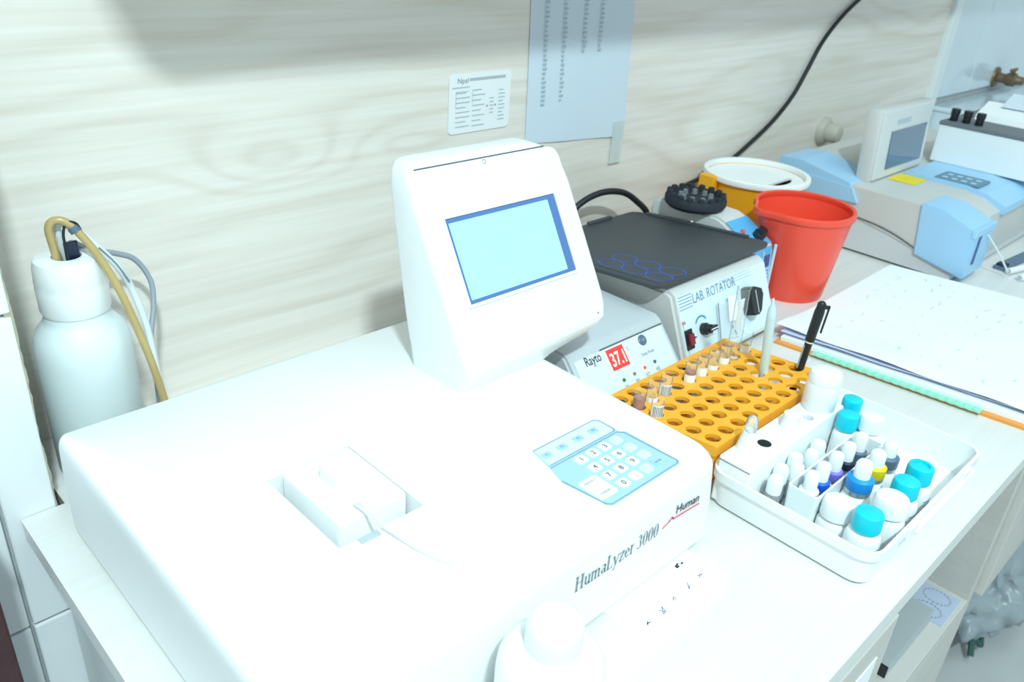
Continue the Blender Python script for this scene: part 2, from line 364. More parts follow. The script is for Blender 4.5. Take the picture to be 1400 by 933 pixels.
# things in the niche
fo = thing('grey_folder', 'flat grey folder with dark spine lying in the open niche', 'folder', (0.96, 0.255, -0.334), 0.0)
new_obj('lower_board', box(-0.085, 0.06, -0.095, 0.1, 0.0, 0.003, 0.001), 'folder_grey', fo)
new_obj('pages', box(-0.082, 0.057, -0.092, 0.098, 0.003, 0.016), 'slate_tube', fo)
new_obj('upper_board', box(-0.085, 0.06, -0.095, 0.1, 0.016, 0.019, 0.001), 'folder_grey', fo)
new_obj('spine', box(-0.0875, -0.085, -0.095, 0.1, 0.0, 0.019, 0.0008), 'black_plastic', fo)
rc = thing('reaction_card', 'pale blue card printed with rings beside the grey folder in the niche', 'card', (1.054, 0.196, -0.334))
new_obj('sheet', box(-0.036, 0.036, -0.05, 0.05, 0.0, 0.0012), 'card_blue', rc)
for i in range(2):
    for j in range(2): new_obj('ring', place(strokes([arc(-0.017 + i * 0.034, -0.024 + j * 0.046, 0.014, 0, 360, 20, 1, 1.3)], 0.0018), (0, 0, 0.0013), (1, 0, 0), (0, 1, 0)), 'ink_pale', rc)
def bag(loc, sx, sy, sz, seed, label):
    bm = B(); bmesh.ops.create_icosphere(bm, subdivisions=5, radius=1.0)
    from mathutils import noise
    for v in bm.verts:
        p = v.co.copy(); n = p.normalized()
        q = p * 1.6 + Vector((seed, 0, 0)); d = noise.noise(q) * 0.35 + abs(noise.noise(q * 2.7)) * 0.28 - abs(noise.noise(q * 6)) * 0.12
        s = 1 + d; zz = p.z
        if zz > 0.55: s *= 1 - (zz - 0.55) * 0.9
        v.co = Vector((n.x * s * sx, n.y * s * sy, max(-1.0, p.z * (1 + d * 0.5) * (1.25 if zz > 0.6 else 1.0)) * sz + sz))
    t = thing('waste_bag', label, 'plastic bag', loc)
    new_obj('bag_body', bm, 'bag_film', t, smooth=80)
    tp = tube([(0, 0, 2.1 * sz), (0.01, -0.01, 2.32 * sz), (0.05, -0.03, 2.42 * sz)], lambda u: 0.018 + 0.02 * u, 8, 6)
    new_obj('bag_knot', tp, 'bag_film', t, smooth=60)
    return t
wbag = bag((1.75, 0.215, -0.80), 0.21, 0.12, 0.125, 2.0, 'crumpled translucent waste bag on the floor beside the cabinet end')
bag((2.32, 0.30, -0.80), 0.21, 0.15, 0.145, 9.0, 'taller crumpled plastic bag standing further from the cabinet end')

new_obj('green_tie', tube([(-0.21, -0.06, 0.02), (-0.19, -0.05, 0.05), (-0.175, -0.065, 0.03), (-0.16, -0.05, 0.06)], 0.006, 6), 'green_dark', wbag)
# ================================================================= chemistry analyzer
AN = (0.34, 0.445, 0.0)
an = thing('chemistry_analyzer', 'large white chemistry analyzer with tilted display tower and keypad', 'analyzer', AN)
def A(bm): return shift(bm, (-AN[0], -AN[1], -AN[2]))
DZ = 0.0975
x0, x1, y0, y1 = 0.1335, 0.5535, 0.2685, 0.622
CR = (.018, .007, .010, .024)
lv = [(x0 + .004, x1 - .004, y0 + .004, y1 - .004, CR, .006), (x0, x1, y0, y1, CR, .010), (x0, x1 - .004, y0, y1, CR, .05), (x0 + .001, x1 - .009, y0 + .0005, y1, CR, .080)]
for k in range(1, 7):
    a = math.radians(15 * k); s = 0.016 * (1 - math.cos(a)); lv.append((x0 + .001 + s * .25, x1 - .009 - s, y0 + .0005 + s, y1 - s * .2, CR, DZ - .016 + .016 * math.sin(a)))
body = rrloft(lv, 6)
body = boolean(body, [box(0.232, 0.304, 0.372, 0.468, 0.055, 0.13)])
new_obj('housing', A(body), 'shell', an, smooth=35)
for fx in (0.165, 0.515):
    for fy in (0.30, 0.59): new_obj('foot', A(lathe([(0.009, 0.0), (0.010, 0.0065)], 14, fx, fy)), 'rubber', an)
# measuring well
new_obj('well_floor', A(box(0.233, 0.303, 0.373, 0.467, 0.0555, 0.058)), 'shell', an)
ch = new_obj('cuvette_holder', A(rbox(0.243, 0.302, 0.388, 0.466, 0.058, 0.1000, 0.004, 0.002)), 'white_plastic', an, smooth=35)
new_obj('cuvette_lid', A(rbox(0.262, 0.286, 0.418, 0.446, 0.1000, 0.1120, 0.004, 0.002)), 'white_plastic', ch, smooth=35)
new_obj('slot_cover', A(box(0.246, 0.262, 0.3655, 0.3715, 0.0975, 0.0985, 0.0003)), 'ink_pale', an)
new_obj('sipper_tube', A(tube([(0.262, 0.398, 0.104), (0.260, 0.385, 0.112), (0.262, 0.368, 0.108), (0.267, 0.350, 0.102), (0.272, 0.332, 0.0995), (0.280, 0.310, 0.0985)], 0.0012, 6)), 'milk_tube', an)
# display tower
tw = []
def yf(z):
    if z >= 0.125: return 0.46 + (z - 0.125) * 0.5806
    t = (0.125 - z) / 0.033; return 0.46 + 0.016 * min(1, t) ** 1.5
def yb(z): return 0.545 + (z - 0.09) * 0.18
for z, xl, xr, r in ((.0920, .425, .540, .010), (.0985, .425, .541, .010), (.1045, .425, .545, .010), (.1095, .425, .556, .010), (.1130, .425, .570, .010), (.1165, .425, .586, .010), (.1210, .425, .600, .009),
                     (.1280, .4248, .6105, .008), (.1370, .4245, .6155, .008), (.1480, .4240, .6170, .008), (.2000, .4232, .6170, .008), (.2500, .4225, .6165, .008),
                     (.2620, .4228, .6140, .008), (.2720, .4240, .6075, .008), (.2790, .4265, .5990, .007), (.2835, .4305, .5890, .006)):
    tw.append((xl, xr, yf(z), yb(z), r, z))
tw.append((.4360, .5790, yf(.2855) + .001, yb(.2855) - .001, .005, .2858)); tw.append((.4420, .5720, yf(.2865) + .004, yb(.2865) - .004, .004, .2870))
tower = new_obj('display_tower', A(rrloft(tw, 4)), 'shell', an, smooth=30)
EX = (1, 0, 0); ES = (0, 0.502, 0.865)
def F(bm, d=0.0):  # local (x, s) on the slanted display face
    return A(place(bm, (0, 0.46 - 0.865 * d, 0.125 + 0.502 * d), EX, ES))
def fpoly(pts, t0, t1): return prism(pts, 'z', t0, t1)
new_obj('face_panel', F(fpoly(rrect(0.4335, 0.6085, 0.004, 0.1800, 0.012, 5), -0.001, 0.0006)), 'shell_panel', tower, smooth=30)
new_obj('face_seam', F(fpoly([(0.4325, 0.1808), (0.592, 0.1808), (0.592, 0.1820), (0.4325, 0.1820)], -0.0005, 0.0005)), 'seam', tower)
fr = boolean(fpoly(rrect(0.4440, 0.5885, 0.0535, 0.1375, 0.003, 3), 0.0, 0.0022), [fpoly([(0.4470, 0.0565), (0.5855, 0.0565), (0.5855, 0.1345), (0.4470, 0.1345)], -0.01, 0.01)])
scr = new_obj('screen_frame', F(fr), 'shell', tower)
new_obj('screen_border', F(fpoly([(0.4470, 0.0565), (0.5855, 0.0565), (0.5855, 0.1345), (0.4470, 0.1345)], 0.0006, 0.0010)), 'lcd_border', scr)
new_obj('screen', F(fpoly([(0.4502, 0.0600), (0.5748, 0.0600), (0.5748, 0.1300), (0.4502, 0.1300)], 0.0010, 0.0014)), 'lcd', tower, label='glowing cyan screen')
new_obj('latch_hole', F(fpoly(arc(0.5116, 0.1775, 0.0022, 0, 360, 12)[:-1], 0.0006, 0.0009)), 'ink_grey', tower)
new_obj('latch', F(fpoly(arc(0.5110, 0.1773, 0.0014, 0, 360, 12)[:-1], 0.0009, 0.0014)), 'white_plastic', tower)
new_obj('pin_mark', F(fpoly(arc(0.5990, 0.0085, 0.0011, 0, 360, 10)[:-1], 0.0006, 0.0009)), 'ink_grey', tower)
# keypad
KZ = DZ
def K(bm, d=0.0): return A(shift(bm, (0, 0, KZ + d)))
kp = new_obj('keypad_panel', K(prism([(0.4140, 0.3700)] + rrect(0.40, 0.4920, 0.3455, 0.3700, 0.005, 4)[:5][::-1][:0] + [(0.4880, 0.3695), (0.4925, 0.3650), (0.4930, 0.3470), (0.4925, 0.3440), (0.4975, 0.3400), (0.4985, 0.2860), (0.4960, 0.2830), (0.4120, 0.2830), (0.4085, 0.2860), (0.4025, 0.3260), (0.4085, 0.3450)], 'z', -0.0005, 0.0004)), 'keypad_blue', an)
new_obj('function_strip', K(prism([(0.4148, 0.3685), (0.4870, 0.3685), (0.4908, 0.3650), (0.4912, 0.3500), (0.4890, 0.3472), (0.4106, 0.3472)], 'z', 0.0004, 0.0006)), 'keypad_light', kp)
OUT1 = [(0.4146, 0.3690), (0.4880, 0.3690), (0.4915, 0.3655), (0.4918, 0.3490), (0.4895, 0.3467), (0.4104, 0.3467)]
OUT2 = [(0.4090, 0.3440), (0.4900, 0.3440), (0.4945, 0.3400), (0.4972, 0.2865), (0.4945, 0.2840), (0.4125, 0.2840), (0.4090, 0.2870), (0.4034, 0.3270)]
new_obj('strip_outline', K(strokes([OUT1], 0.0006), 0.0007), 'key_line', kp)
new_obj('pad_outline', K(strokes([OUT2], 0.0006), 0.0007), 'key_line', kp)
def key(name, cx, cy, wx, wy, label_txt, m, tm='ink', h=0.0045, tw_=None):
    o = new_obj(name, K(rrloft([(cx - wx, cx + wx, cy - wy, cy + wy, .002, 0.0004), (cx - wx + .0003, cx + wx - .0003, cy - wy + .0003, cy + wy - .0003, .002, 0.0013)], 3)), m, kp)
    if label_txt:
        t = text(label_txt, tw_, h, align='CENTER'); shift(t, (cx, cy - h / 2, 0))
        new_obj('key_print', K(t, 0.0013), tm, o)
for k, (cx, s) in enumerate(((0.4188, 'F1'), (0.4370, 'F2'), (0.4566, 'F3'), (0.4754, 'F4'))): key('function_key', cx, 0.3582, 0.0052, 0.0036, s, 'keypad_blue', 'key_line', 0.0028)
ROWS = [('123', 0.3366, 0.4363, 0.0145), ('456', 0.3227, 0.4371, 0.0147), ('789', 0.3090, 0.4378, 0.0148), ('0.', 0.2953, 0.4392, 0.0146)]
for chs, cy, cx, st in ROWS:
    for k in range(4 if chs != '0.' else 3): key('number_key', cx + st * k, cy, 0.0055, 0.0050, chs[k] if k < len(chs) else None, 'key_white' if k < len(chs) else 'keypad_light', 'ink', 0.0052)
key('enter_key', 0.4833, 0.2953, 0.0058, 0.0050, 'ENTER', 'keypad_blue', 'key_line', 0.0020, 0.0078)
sk = new_obj('reset_key', K(rrloft([(0.4088, 0.4295, 0.2912, 0.3168, .0022, 0.0004), (0.4091, 0.4292, 0.2915, 0.3165, .0022, 0.0013)], 3)), 'key_white', kp)
for s, cy in (('RESULT', 0.311), ('STANDBY', 0.2955)):
    t = text(s, 0.0125, 0.0022, align='CENTER'); shift(t, (0.4192, cy, 0)); new_obj('key_print', K(t, 0.0013), 'ink_grey', sk)
# lettering on the front: thick-and-thin serif capitals drawn as strokes
def serif_word(word, h):
    """old-style serif lettering built from stems, hairlines, bowls and serifs; returns mesh and width"""
    bm = B(); S = h * 0.15; T = h * 0.055; X = h * 0.66
    def bar(x0, y0, x1, y1, t):
        d = Vector((x1 - x0, y1 - y0)); n = Vector((-d.y, d.x)).normalized() * t / 2
        bm.faces.new([bm.verts.new((p[0], p[1], 0)) for p in ((x0 + n.x, y0 + n.y), (x0 - n.x, y0 - n.y), (x1 - n.x, y1 - n.y), (x1 + n.x, y1 + n.y))])
    def ser(x, y, wd): bar(x - wd / 2, y, x + wd / 2, y, T)
    def bowl(cx, cy, rx, ry, a0, a1, n=18):
        pv = None
        for k in range(n + 1):
            a = math.radians(a0 + (a1 - a0) * k / n); t = T + (S - T) * abs(math.cos(a)) ** 1.3
            o = (cx + rx * math.cos(a), cy + ry * math.sin(a)); i = (cx + (rx - t) * math.cos(a), cy + (ry - T) * math.sin(a))
            v = (bm.verts.new((*o, 0)), bm.verts.new((*i, 0)))
            if pv: bm.faces.new((pv[0], v[0], v[1], pv[1]))
            pv = v
    x = 0.0
    for c in word:
        if c == 'H':
            for q in (0.16, 0.62): bar(x + q * h, 0, x + q * h, h, S); ser(x + q * h, T / 2, .32 * h); ser(x + q * h, h - T / 2, .32 * h)
            bar(x + .16 * h, h * .52, x + .62 * h, h * .52, T); wd = .80
        elif c == 'L':
            bar(x + .16 * h, 0, x + .16 * h, h, S); ser(x + .16 * h, h - T / 2, .32 * h); bar(x, T / 2, x + .55 * h, T / 2, T); bar(x + .53 * h, 0, x + .57 * h, .24 * h, T); wd = .60
        elif c == 'u':
            for q in (0.14, 0.46): bar(x + q * h, .12 * h if q < .2 else 0, x + q * h, X, S * .85); bar(x + (q - .12) * h, X - T / 2, x + q * h, X - T / 2, T)
            bowl(x + .30 * h, .18 * h, .20 * h, .18 * h, 180, 350); ser(x + .5 * h, T / 2, .16 * h); wd = .60
        elif c == 'm':
            for q in (0.14, 0.44, 0.74): bar(x + q * h, 0, x + q * h, X - (.1 * h if q > .2 else 0), S * .85); ser(x + q * h, T / 2, .24 * h)
            bar(x + .02 * h, X - T / 2, x + .14 * h, X - T / 2, T); bowl(x + .32 * h, X - .17 * h, .17 * h, .17 * h, 0, 160); bowl(x + .62 * h, X - .17 * h, .17 * h, .17 * h, 0, 160); wd = .90
        elif c == 'n':
            for q in (0.14, 0.46): bar(x + q * h, 0, x + q * h, X - (.1 * h if q > .2 else 0), S * .85); ser(x + q * h, T / 2, .24 * h)
            bowl(x + .33 * h, X - .17 * h, .18 * h, .17 * h, 0, 160); wd = .6
        elif c == 'a':
            bar(x + .40 * h, .04 * h, x + .40 * h, X - .12 * h, S * .85); bowl(x + .25 * h, X - .17 * h, .21 * h, .17 * h, 0, 150); bowl(x + .24 * h, .18 * h, .20 * h, .18 * h, 20, 340); bar(x + .40 * h, .05 * h, x + .52 * h, .03 * h, T); wd = .54
        elif c == 'y':
            bar(x + .08 * h, X, x + .30 * h, .04 * h, S * .85); bar(x + .52 * h, X, x + .18 * h, -.26 * h, T * 1.2); ser(x + .08 * h, X - T / 2, .22 * h); ser(x + .52 * h, X - T / 2, .2 * h); bar(x + .04 * h, -.25 * h, x + .18 * h, -.25 * h, S * .7); wd = .60
        elif c == 'z':
            bar(x + .04 * h, X - T / 2, x + .44 * h, X - T / 2, T); bar(x + .42 * h, X, x + .06 * h, 0, S * .85); bar(x + .04 * h, T / 2, x + .46 * h, T / 2, T); bar(x + .05 * h, X, x + .05 * h, X - .14 * h, T); bar(x + .46 * h, 0, x + .46 * h, .15 * h, T); wd = .52
        elif c == 'e':
            bowl(x + .25 * h, X / 2, .23 * h, X / 2, 12, 325); bar(x + .06 * h, X * .55, x + .46 * h, X * .55, T); wd = .52
        elif c == 'r':
            bar(x + .14 * h, 0, x + .14 * h, X, S * .85); ser(x + .14 * h, T / 2, .24 * h); bar(x + .02 * h, X - T / 2, x + .14 * h, X - T / 2, T); bowl(x + .30 * h, X - .16 * h, .15 * h, .16 * h, 50, 165); wd = .44
        elif c == '3':
            bowl(x + .24 * h, .76 * h, .21 * h, .24 * h, -85, 150); bowl(x + .23 * h, .28 * h, .25 * h, .28 * h, -150, 85); wd = .56
        elif c == '0': bowl(x + .26 * h, h / 2, .24 * h, h / 2, 0, 360, 28); wd = .56
        elif c == ' ': wd = .24
        x += wd * h
    return bm, x
sb, sw = serif_word('HumaLyzer 3000', 0.0140)
fs = 0.0990 / sw
for v in sb.verts: v.co.x *= fs
new_obj('model_lettering', A(place(sb, (0.3592, 0.2682, 0.0548), (1, 0, -0.018), (0, 0, 1))), 'ink_grey', an)
new_obj('maker_lettering', A(place(text('ʜuman', 0.0325, 0.0088, bold=0.01) if False else text('Human', 0.0325, 0.0088, bold=0.012), (0.4795, 0.2682, 0.0640), (1, 0, -0.10), (0, 0, 1))), 'ink', an)
new_obj('maker_underline', A(place(strokes([[(0, 0), (0.0085, 0.0028), (0.0115, 0.0050), (0.0135, 0.0026), (0.0500, -0.0004)]], 0.0017), (0.4632, 0.2681, 0.0578), (1, 0, 0), (0, 0, 1))), 'red_print', an)

# ================================================================= waste bottle behind the analyzer
WB = (0.1930, 0.711, 0.0)
wb = thing('waste_bottle', 'tall milky plastic bottle with white cap and hoses standing behind the analyzer', 'bottle', WB)
HZ = 0.014
new_obj('bottle_body', lathe([(0.037, 0.0), (0.0395, 0.003), (0.0395, 0.118), (0.0388, 0.129), (0.0355, 0.139), (0.0295, 0.147), (0.0262, 0.152), (0.0262, 0.160)], 40), 'bottle_milk', wb, smooth=50)
capm = boolean(lathe([(0.0270, 0.1570), (0.0280, 0.160), (0.0283, 0.180), (0.0278, 0.1825), (0.0281, 0.185), (0.0272, 0.199), (0.0255, 0.2040), (0.0225, 0.2055)], 40), [lathe([(0.0118, 0.17), (0.0118, 0.23)], 24)])
new_obj('cap', capm, 'white_plastic', wb, smooth=40)
new_obj('stopper', lathe([(0.0117, 0.169), (0.0117, 0.190)], 24), 'slate_cap', wb)
WT = lambda *p: [(a - 0.197, b - 0.708, c) for a, b, c in p]
ah = new_obj('amber_hose', tube(WT((0.191, 0.706, 0.185), (0.188, 0.705, 0.215), (0.187, 0.704, 0.233), (0.193, 0.702, 0.239), (0.202, 0.697, 0.234), (0.2135, 0.686, 0.212), (0.2235, 0.676, 0.180), (0.231, 0.668, 0.142), (0.237, 0.662, 0.105), (0.242, 0.658, 0.060), (0.245, 0.652, 0.010)), 0.0034, 10, 8), 'amber_tube', wb, smooth=60, label='amber plastic hose')
new_obj('hose_collar', tube(WT((0.2025, 0.6965, 0.2330), (0.2045, 0.6945, 0.2290)), 0.0046, 12, 2), 'slate_cap', ah, smooth=60)
ch_ = new_obj('clear_hose', tube(WT((0.200, 0.712, 0.185), (0.195, 0.711, 0.226), (0.1985, 0.709, 0.233), (0.208, 0.704, 0.226), (0.221, 0.700, 0.209), (0.233, 0.698, 0.190), (0.243, 0.702, 0.165), (0.249, 0.698, 0.130), (0.250, 0.692, 0.090), (0.250, 0.686, 0.05), (0.25, 0.68, 0.006)), 0.0031, 10, 8), 'milk_tube', wb, smooth=60, label='pale printed hose')
new_obj('hose_print', tube(WT((0.2200, 0.6972, 0.2110), (0.2310, 0.6952, 0.1945), (0.2400, 0.6965, 0.1750)), 0.0009, 5, 4), 'ink_grey', ch_)
new_obj('slate_cable', tube(WT((0.196, 0.715, 0.185), (0.203, 0.716, 0.212), (0.222, 0.722, 0.200), (0.243, 0.730, 0.190), (0.261, 0.734, 0.178), (0.271, 0.732, 0.155), (0.267, 0.724, 0.132), (0.257, 0.714, 0.105), (0.254, 0.708, 0.060), (0.25, 0.70, 0.006)), 0.0026, 8, 8), 'slate_tube', wb, smooth=60, label='thin slate grey cable')
new_obj('clip_loop', tube([(-0.0035, -0.009, 0.183), (-0.001, -0.009, 0.208), (-0.0015, -0.0085, 0.226), (0.002, -0.0105, 0.237), (0.0085, -0.0130, 0.236), (0.0115, -0.0140, 0.227)], 0.0011, 6), 'rubber', wb)
new_obj('clip_plate', box(-0.002, 0.009, -0.0065, -0.0035, 0.183, 0.219, 0.0008), 'navy', wb)

# ================================================================= round white jar in front of the analyzer
jar = thing('round_jar', 'squat white jar with domed cap before the analyzer front', 'jar', (0.289, 0.2265, 0.0))
new_obj('jar_body', lathe([(0.032, 0.0), (0.0345, 0.003), (0.0345, 0.066), (0.0335, 0.076), (0.029, 0.084), (0.020, 0.089), (0.0165, 0.090)], 40), 'white_plastic', jar, smooth=50)
new_obj('jar_cap', lathe([(0.0175, 0.088), (0.0182, 0.090), (0.0178, 0.104), (0.0160, 0.110), (0.012, 0.1135), (0.006, 0.115)], 32), 'white_plastic', jar, smooth=50)
new_obj('jar_print', tube([(0.0347 * math.cos(a), 0.0347 * math.sin(a), 0.045) for a in [math.radians(-100 + 8 * k) for k in range(7)]], 0.0005, 4, 2), 'ink_pale', jar)

# white card half under the analyzer
cd = thing('note_card', 'white card with small blue written marks half under the analyzer front', 'card', (0.463, 0.252, 0.0))
new_obj('sheet', box(-0.056, 0.056, -0.027, 0.028, 0.0, 0.0008), 'paper', cd)
new_obj('torn_edge', prism([(-0.056, -0.027), (-0.03, -0.0285), (-0.005, -0.027), (0.02, -0.0295), (0.056, -0.027)], 'z', 0, 0.0008), 'paper', cd)
random.seed(11)
for k in range(5):
    cx = -0.038 + 0.019 * k; ln = [(cx + random.uniform(-.003, .003), -0.0095 + 0.0012 * k + random.uniform(-.003, .003)) for _ in range(6)]
    new_obj('pen_mark', shift(strokes([ln], 0.0006), (0, 0, 0.0008)), 'ink_blue' if k < 4 else 'ink_pale', cd)
new_obj('stamp_mark', shift(strokes([[(0.030, 0.0145), (0.0345, 0.0155)], [(0.030, 0.0130), (0.033, 0.0133)], [(0.037, 0.0135), (0.039, 0.0137)]], 0.0016), (0, 0, 0.0008)), 'ink', cd)

# ================================================================= wall papers
def onwall(x, z): return (x, WALL - 0.0004, z)
st = thing('wall_sticker', 'small white printed sticker with rounded corners on the wood wall', 'sticker', (0.711, WALL, 0.270))
sh = new_obj('sheet', place(prism(rrect(-0.051, 0.051, -0.035, 0.037, 0.006, 4), 'z', 0, 0.0006), (0, -0.0008, 0), (1, 0, 0), (0, 0, 1)), 'paper', st)
ST = lambda bm, d=0.0015: place(bm, (0, -d, 0), (1, 0, 0), (0, 0, 1))
new_obj('heading', ST(shift(text('Npsl', 0.017, 0.0065), (-0.038, 0.0255, 0))), 'ink_grey', sh)
new_obj('subheading', ST(strokes([[(-0.018, 0.029), (0.006, 0.029)], [(0.008, 0.029), (0.022, 0.029)], [(0.024, 0.029), (0.040, 0.029)]], 0.0034)), 'ink_pale', sh)
ln = [[(-0.046, 0.0205), (-0.019, 0.0205)]]
for r in range(8): ln.append([(-0.040, 0.014 - r * 0.0058), (-0.040 + (0.022 if r % 3 else 0.016), 0.014 - r * 0.0058)])
for r in range(8): ln.append([(-0.013, 0.016 - r * 0.0062), (-0.013 + (0.020 if r % 2 else 0.014), 0.016 - r * 0.0062)])
for r in range(5): ln.append([(0.016, 0.004 - r * 0.0045), (0.022, 0.004 - r * 0.0045)])
for r in range(9): ln.append([(0.031, 0.013 - r * 0.0046), (0.031 + (0.010 if r % 3 else 0.007), 0.013 - r * 0.0046)])
new_obj('print_lines', ST(strokes(ln, 0.0013)), 'ink_pale', sh)
new_obj('arrow', ST(prism([(0.0105, -0.0035), (0.0105, -0.0065), (0.0135, -0.005)], 'z', 0.0001, 0.0003)), 'ink_grey', sh)
new_obj('arrow', ST(prism([(0.0265, -0.0035), (0.0265, -0.0065), (0.0235, -0.005)], 'z', 0.0001, 0.0003)), 'ink_grey', sh)
new_obj('side_rule', ST(strokes([[(-0.040, 0.016), (-0.040, -0.004)], [(-0.0135, 0.016), (-0.0135, 0.000)], [(-0.040, 0.0155), (-0.020, 0.0155)]], 0.0006)), 'ink_pale', sh)
ps = thing('wall_list', 'long white printed list taped to the wood wall above the display', 'paper sheet', (0.8845, WALL, 0.194))
bm = B(); NX, NZ = 10, 26; gr = []
for j in range(NZ + 1):
    row = []
    for i in range(NX + 1):
        u = i / NX; t = j / NZ; x = -0.0925 + 0.199 * u + (0.012 * (1 - t) * u ** 3 if True else 0) + 0.004 * (1 - t) - 0.011 * t; z = 0.003 + 0.40 * t + 0.010 * (1 - t) * (1 - u) - 0.004 * u
        y = -0.0010 - 0.0012 * (1 - t) ** 3 * math.sin(u * 5.0) ** 2 - 0.0006 * math.sin(t * 7 + u * 2) ** 2
        row.append(bm.verts.new((x, y, z)))
    gr.append(row)
for j in range(NZ):
    for i in range(NX): bm.faces.new((gr[j][i], gr[j][i + 1], gr[j + 1][i + 1], gr[j + 1][i]))
psh = new_obj('sheet', bm, 'paper_blue', ps, smooth=60)
random.seed(5)
for cx, zlow in ((-0.065, 0.063), (-0.030, 0.066), (0.010, 0.128), (0.043, 0.128)):
    ln = []; z = zlow
    while z < 0.39: ln.append([(cx - (z - .06) * .03, z), (cx - (z - .06) * .03 + random.uniform(0.003, 0.0065), z)]); z += 0.0058
    new_obj('print_column', ST(strokes(ln, 0.0026), 0.0032), 'ink_pale', psh)
tp = thing('clear_tape', 'strip of clear tape holding the corner of the wall list', 'tape', (0.991, WALL, 0.191))
new_obj('tape_strip', box(-0.013, 0.013, -0.0040, -0.0036, -0.037, 0.026), 'tape', tp)
new_obj('tape_end', box(-0.013, 0.013, -0.0039, -0.0005, -0.0375, -0.037), 'tape', tp)

# ================================================================= dry incubator
IN = (0.665, 0.56, 0.0)
inc = thing('dry_incubator', 'low grey incubator with red digit display beside the analyzer', 'incubator', IN)
prof = [(0.438, 0.004), (0.438, 0.016), (0.4405, 0.022), (0.4860, 0.0745), (0.4930, 0.0785), (0.695, 0.0785), (0.700, 0.074), (0.700, 0.004)]
IW = lambda bm: shift(bm, (-IN[0], -IN[1], -IN[2]))
hb = prism(prof, 'x', 0.582, 0.7475); bmesh.ops.bevel(hb, geom=[e for e in hb.edges if abs(e.verts[0].co.x - e.verts[1].co.x) < 1e-6], offset=0.003, segments=2, affect='EDGES')
new_obj('housing', IW(hb), 'grey_metal', inc, smooth=35)
o_ = Vector((0, 0.4405, 0.022)); es = Vector((0, 0.0455, 0.0525)); LEN = es.length
def I(bm, d=0.0006):
    n = Vector((1, 0, 0)).cross(es.normalized()); return IW(place(bm, o_ + n * d, (1, 0, 0), es))
pn = new_obj('control_panel', I(prism(rrect(0.5905, 0.7400, 0.006, 0.063, 0.002, 3), 'z', -0.0005, 0.0003)), 'panel_ice', inc)
new_obj('panel_rule', I(strokes([[(0.6330, 0.0640), (0.7420, 0.0640)]], 0.0018), 0.001), 'seam', pn)
new_obj('panel_rule', I(strokes([[(0.5900, 0.0050), (0.7420, 0.0050)]], 0.0018), 0.001), 'seam', pn)
def I2(bm, d=0.0006): return I(shift(bm, (0.0130, 0.0035, 0)), d)
new_obj('maker_lettering', I2(shift(text('Rayto', 0.0245, 0.0105, bold=0.01), (0.5925, 0.0500, 0)), 0.001), 'ink', pn)
rd = new_obj('digit_window', I2(prism([(0.6265, 0.0335), (0.6545, 0.0335), (0.6545, 0.0575), (0.6265, 0.0575)], 'z', 0.0003, 0.0007)), 'led_window', pn)
new_obj('digits', I2(shift(text('37.1', 0.0225, 0.0155, bold=0.012), (0.6290, 0.0378, 0)), 0.0016), 'led_digit', rd)
new_obj('unit_print', I2(shift(text('°C', 0.0050, 0.0045), (0.6575, 0.0480, 0)), 0.001), 'ink_grey', pn)
bt = new_obj('set_button', I2(lathe([(0.0062, 0.0003), (0.0062, 0.0016), (0.0054, 0.0022)], 20, 0.6875, 0.0520)), 'slate_cap', pn)
new_obj('button_print', I2(shift(text('SET', None, 0.0026, align='CENTER'), (0.6875, 0.0507, 0)), 0.0031), 'ink_pale', bt)
new_obj('button_caption', I2(shift(text('Temp Reset', 0.0235, 0.0042, align='CENTER'), (0.6875, 0.0350, 0)), 0.001), 'ink_grey', pn)
for k, s in enumerate(('25', '30', '37', '45')):
    cx = 0.6345 + 0.0190 * k
    new_obj('indicator_lamp', I2(lathe([(0.0022, 0.0003), (0.0018, 0.0016)], 12, cx + 0.0005, 0.0205 + 0.0012 * k)), ('led_off', 'led_dim', 'led_red', 'led_off')[k], pn)
    new_obj('indicator_print', I2(shift(text(s, None, 0.0050, align='CENTER'), (cx + 0.001, 0.0095 + 0.0012 * k, 0)), 0.001), 'ink_grey', pn)

# ================================================================= lab rotator
RO = (0.865, 0.58, 0.0)
ro = thing('lab_rotator', 'grey lab rotator with black rubber platform and knobs', 'rotator', RO)
RW = lambda bm: shift(bm, (-RO[0], -RO[1], -RO[2]))
prof = [(0.452, 0.014), (0.4870, 0.0960), (0.494, 0.100), (0.690, 0.094), (0.700, 0.088), (0.700, 0.014)]
hb = prism(prof, 'x', 0.765, 0.970); bmesh.ops.bevel(hb, geom=[e for e in hb.edges if abs(e.verts[0].co.x - e.verts[1].co.x) < 1e-6], offset=0.004, segments=2, affect='EDGES')
new_obj('housing', RW(hb), 'grey_paint', ro, smooth=35)
for fx in (0.785, 0.95):
    for fy in (0.475, 0.68): new_obj('foot', RW(lathe([(0.010, 0), (0.012, 0.0145)], 12, fx, fy)), 'rubber', ro)
o2 = Vector((0, 0.452, 0.014)); e2 = Vector((0, 0.0350, 0.0820))
def RP(bm, d=0.0006):
    n = Vector((1, 0, 0)).cross(e2.normalized()); return RW(place(bm, o2 + n * d, (1, 0, 0), e2))
pn = new_obj('control_panel', RP(prism(rrect(0.7705, 0.9665, 0.004, 0.0875, 0.002, 3), 'z', -0.0005, 0.0003)), 'panel_ice', ro)
new_obj('title_rule', RP(strokes([[(0.773, 0.0855 - 0.0038 * k), (0.7985, 0.0855 - 0.0038 * k)] for k in range(5)], 0.0009), 0.001), 'key_line', pn)
new_obj('title_rule', RP(strokes([[(0.8600, 0.0855 - 0.0038 * k), (0.9300, 0.0855 - 0.0038 * k)] for k in range(3)], 0.0007), 0.001), 'ink_pale', pn)
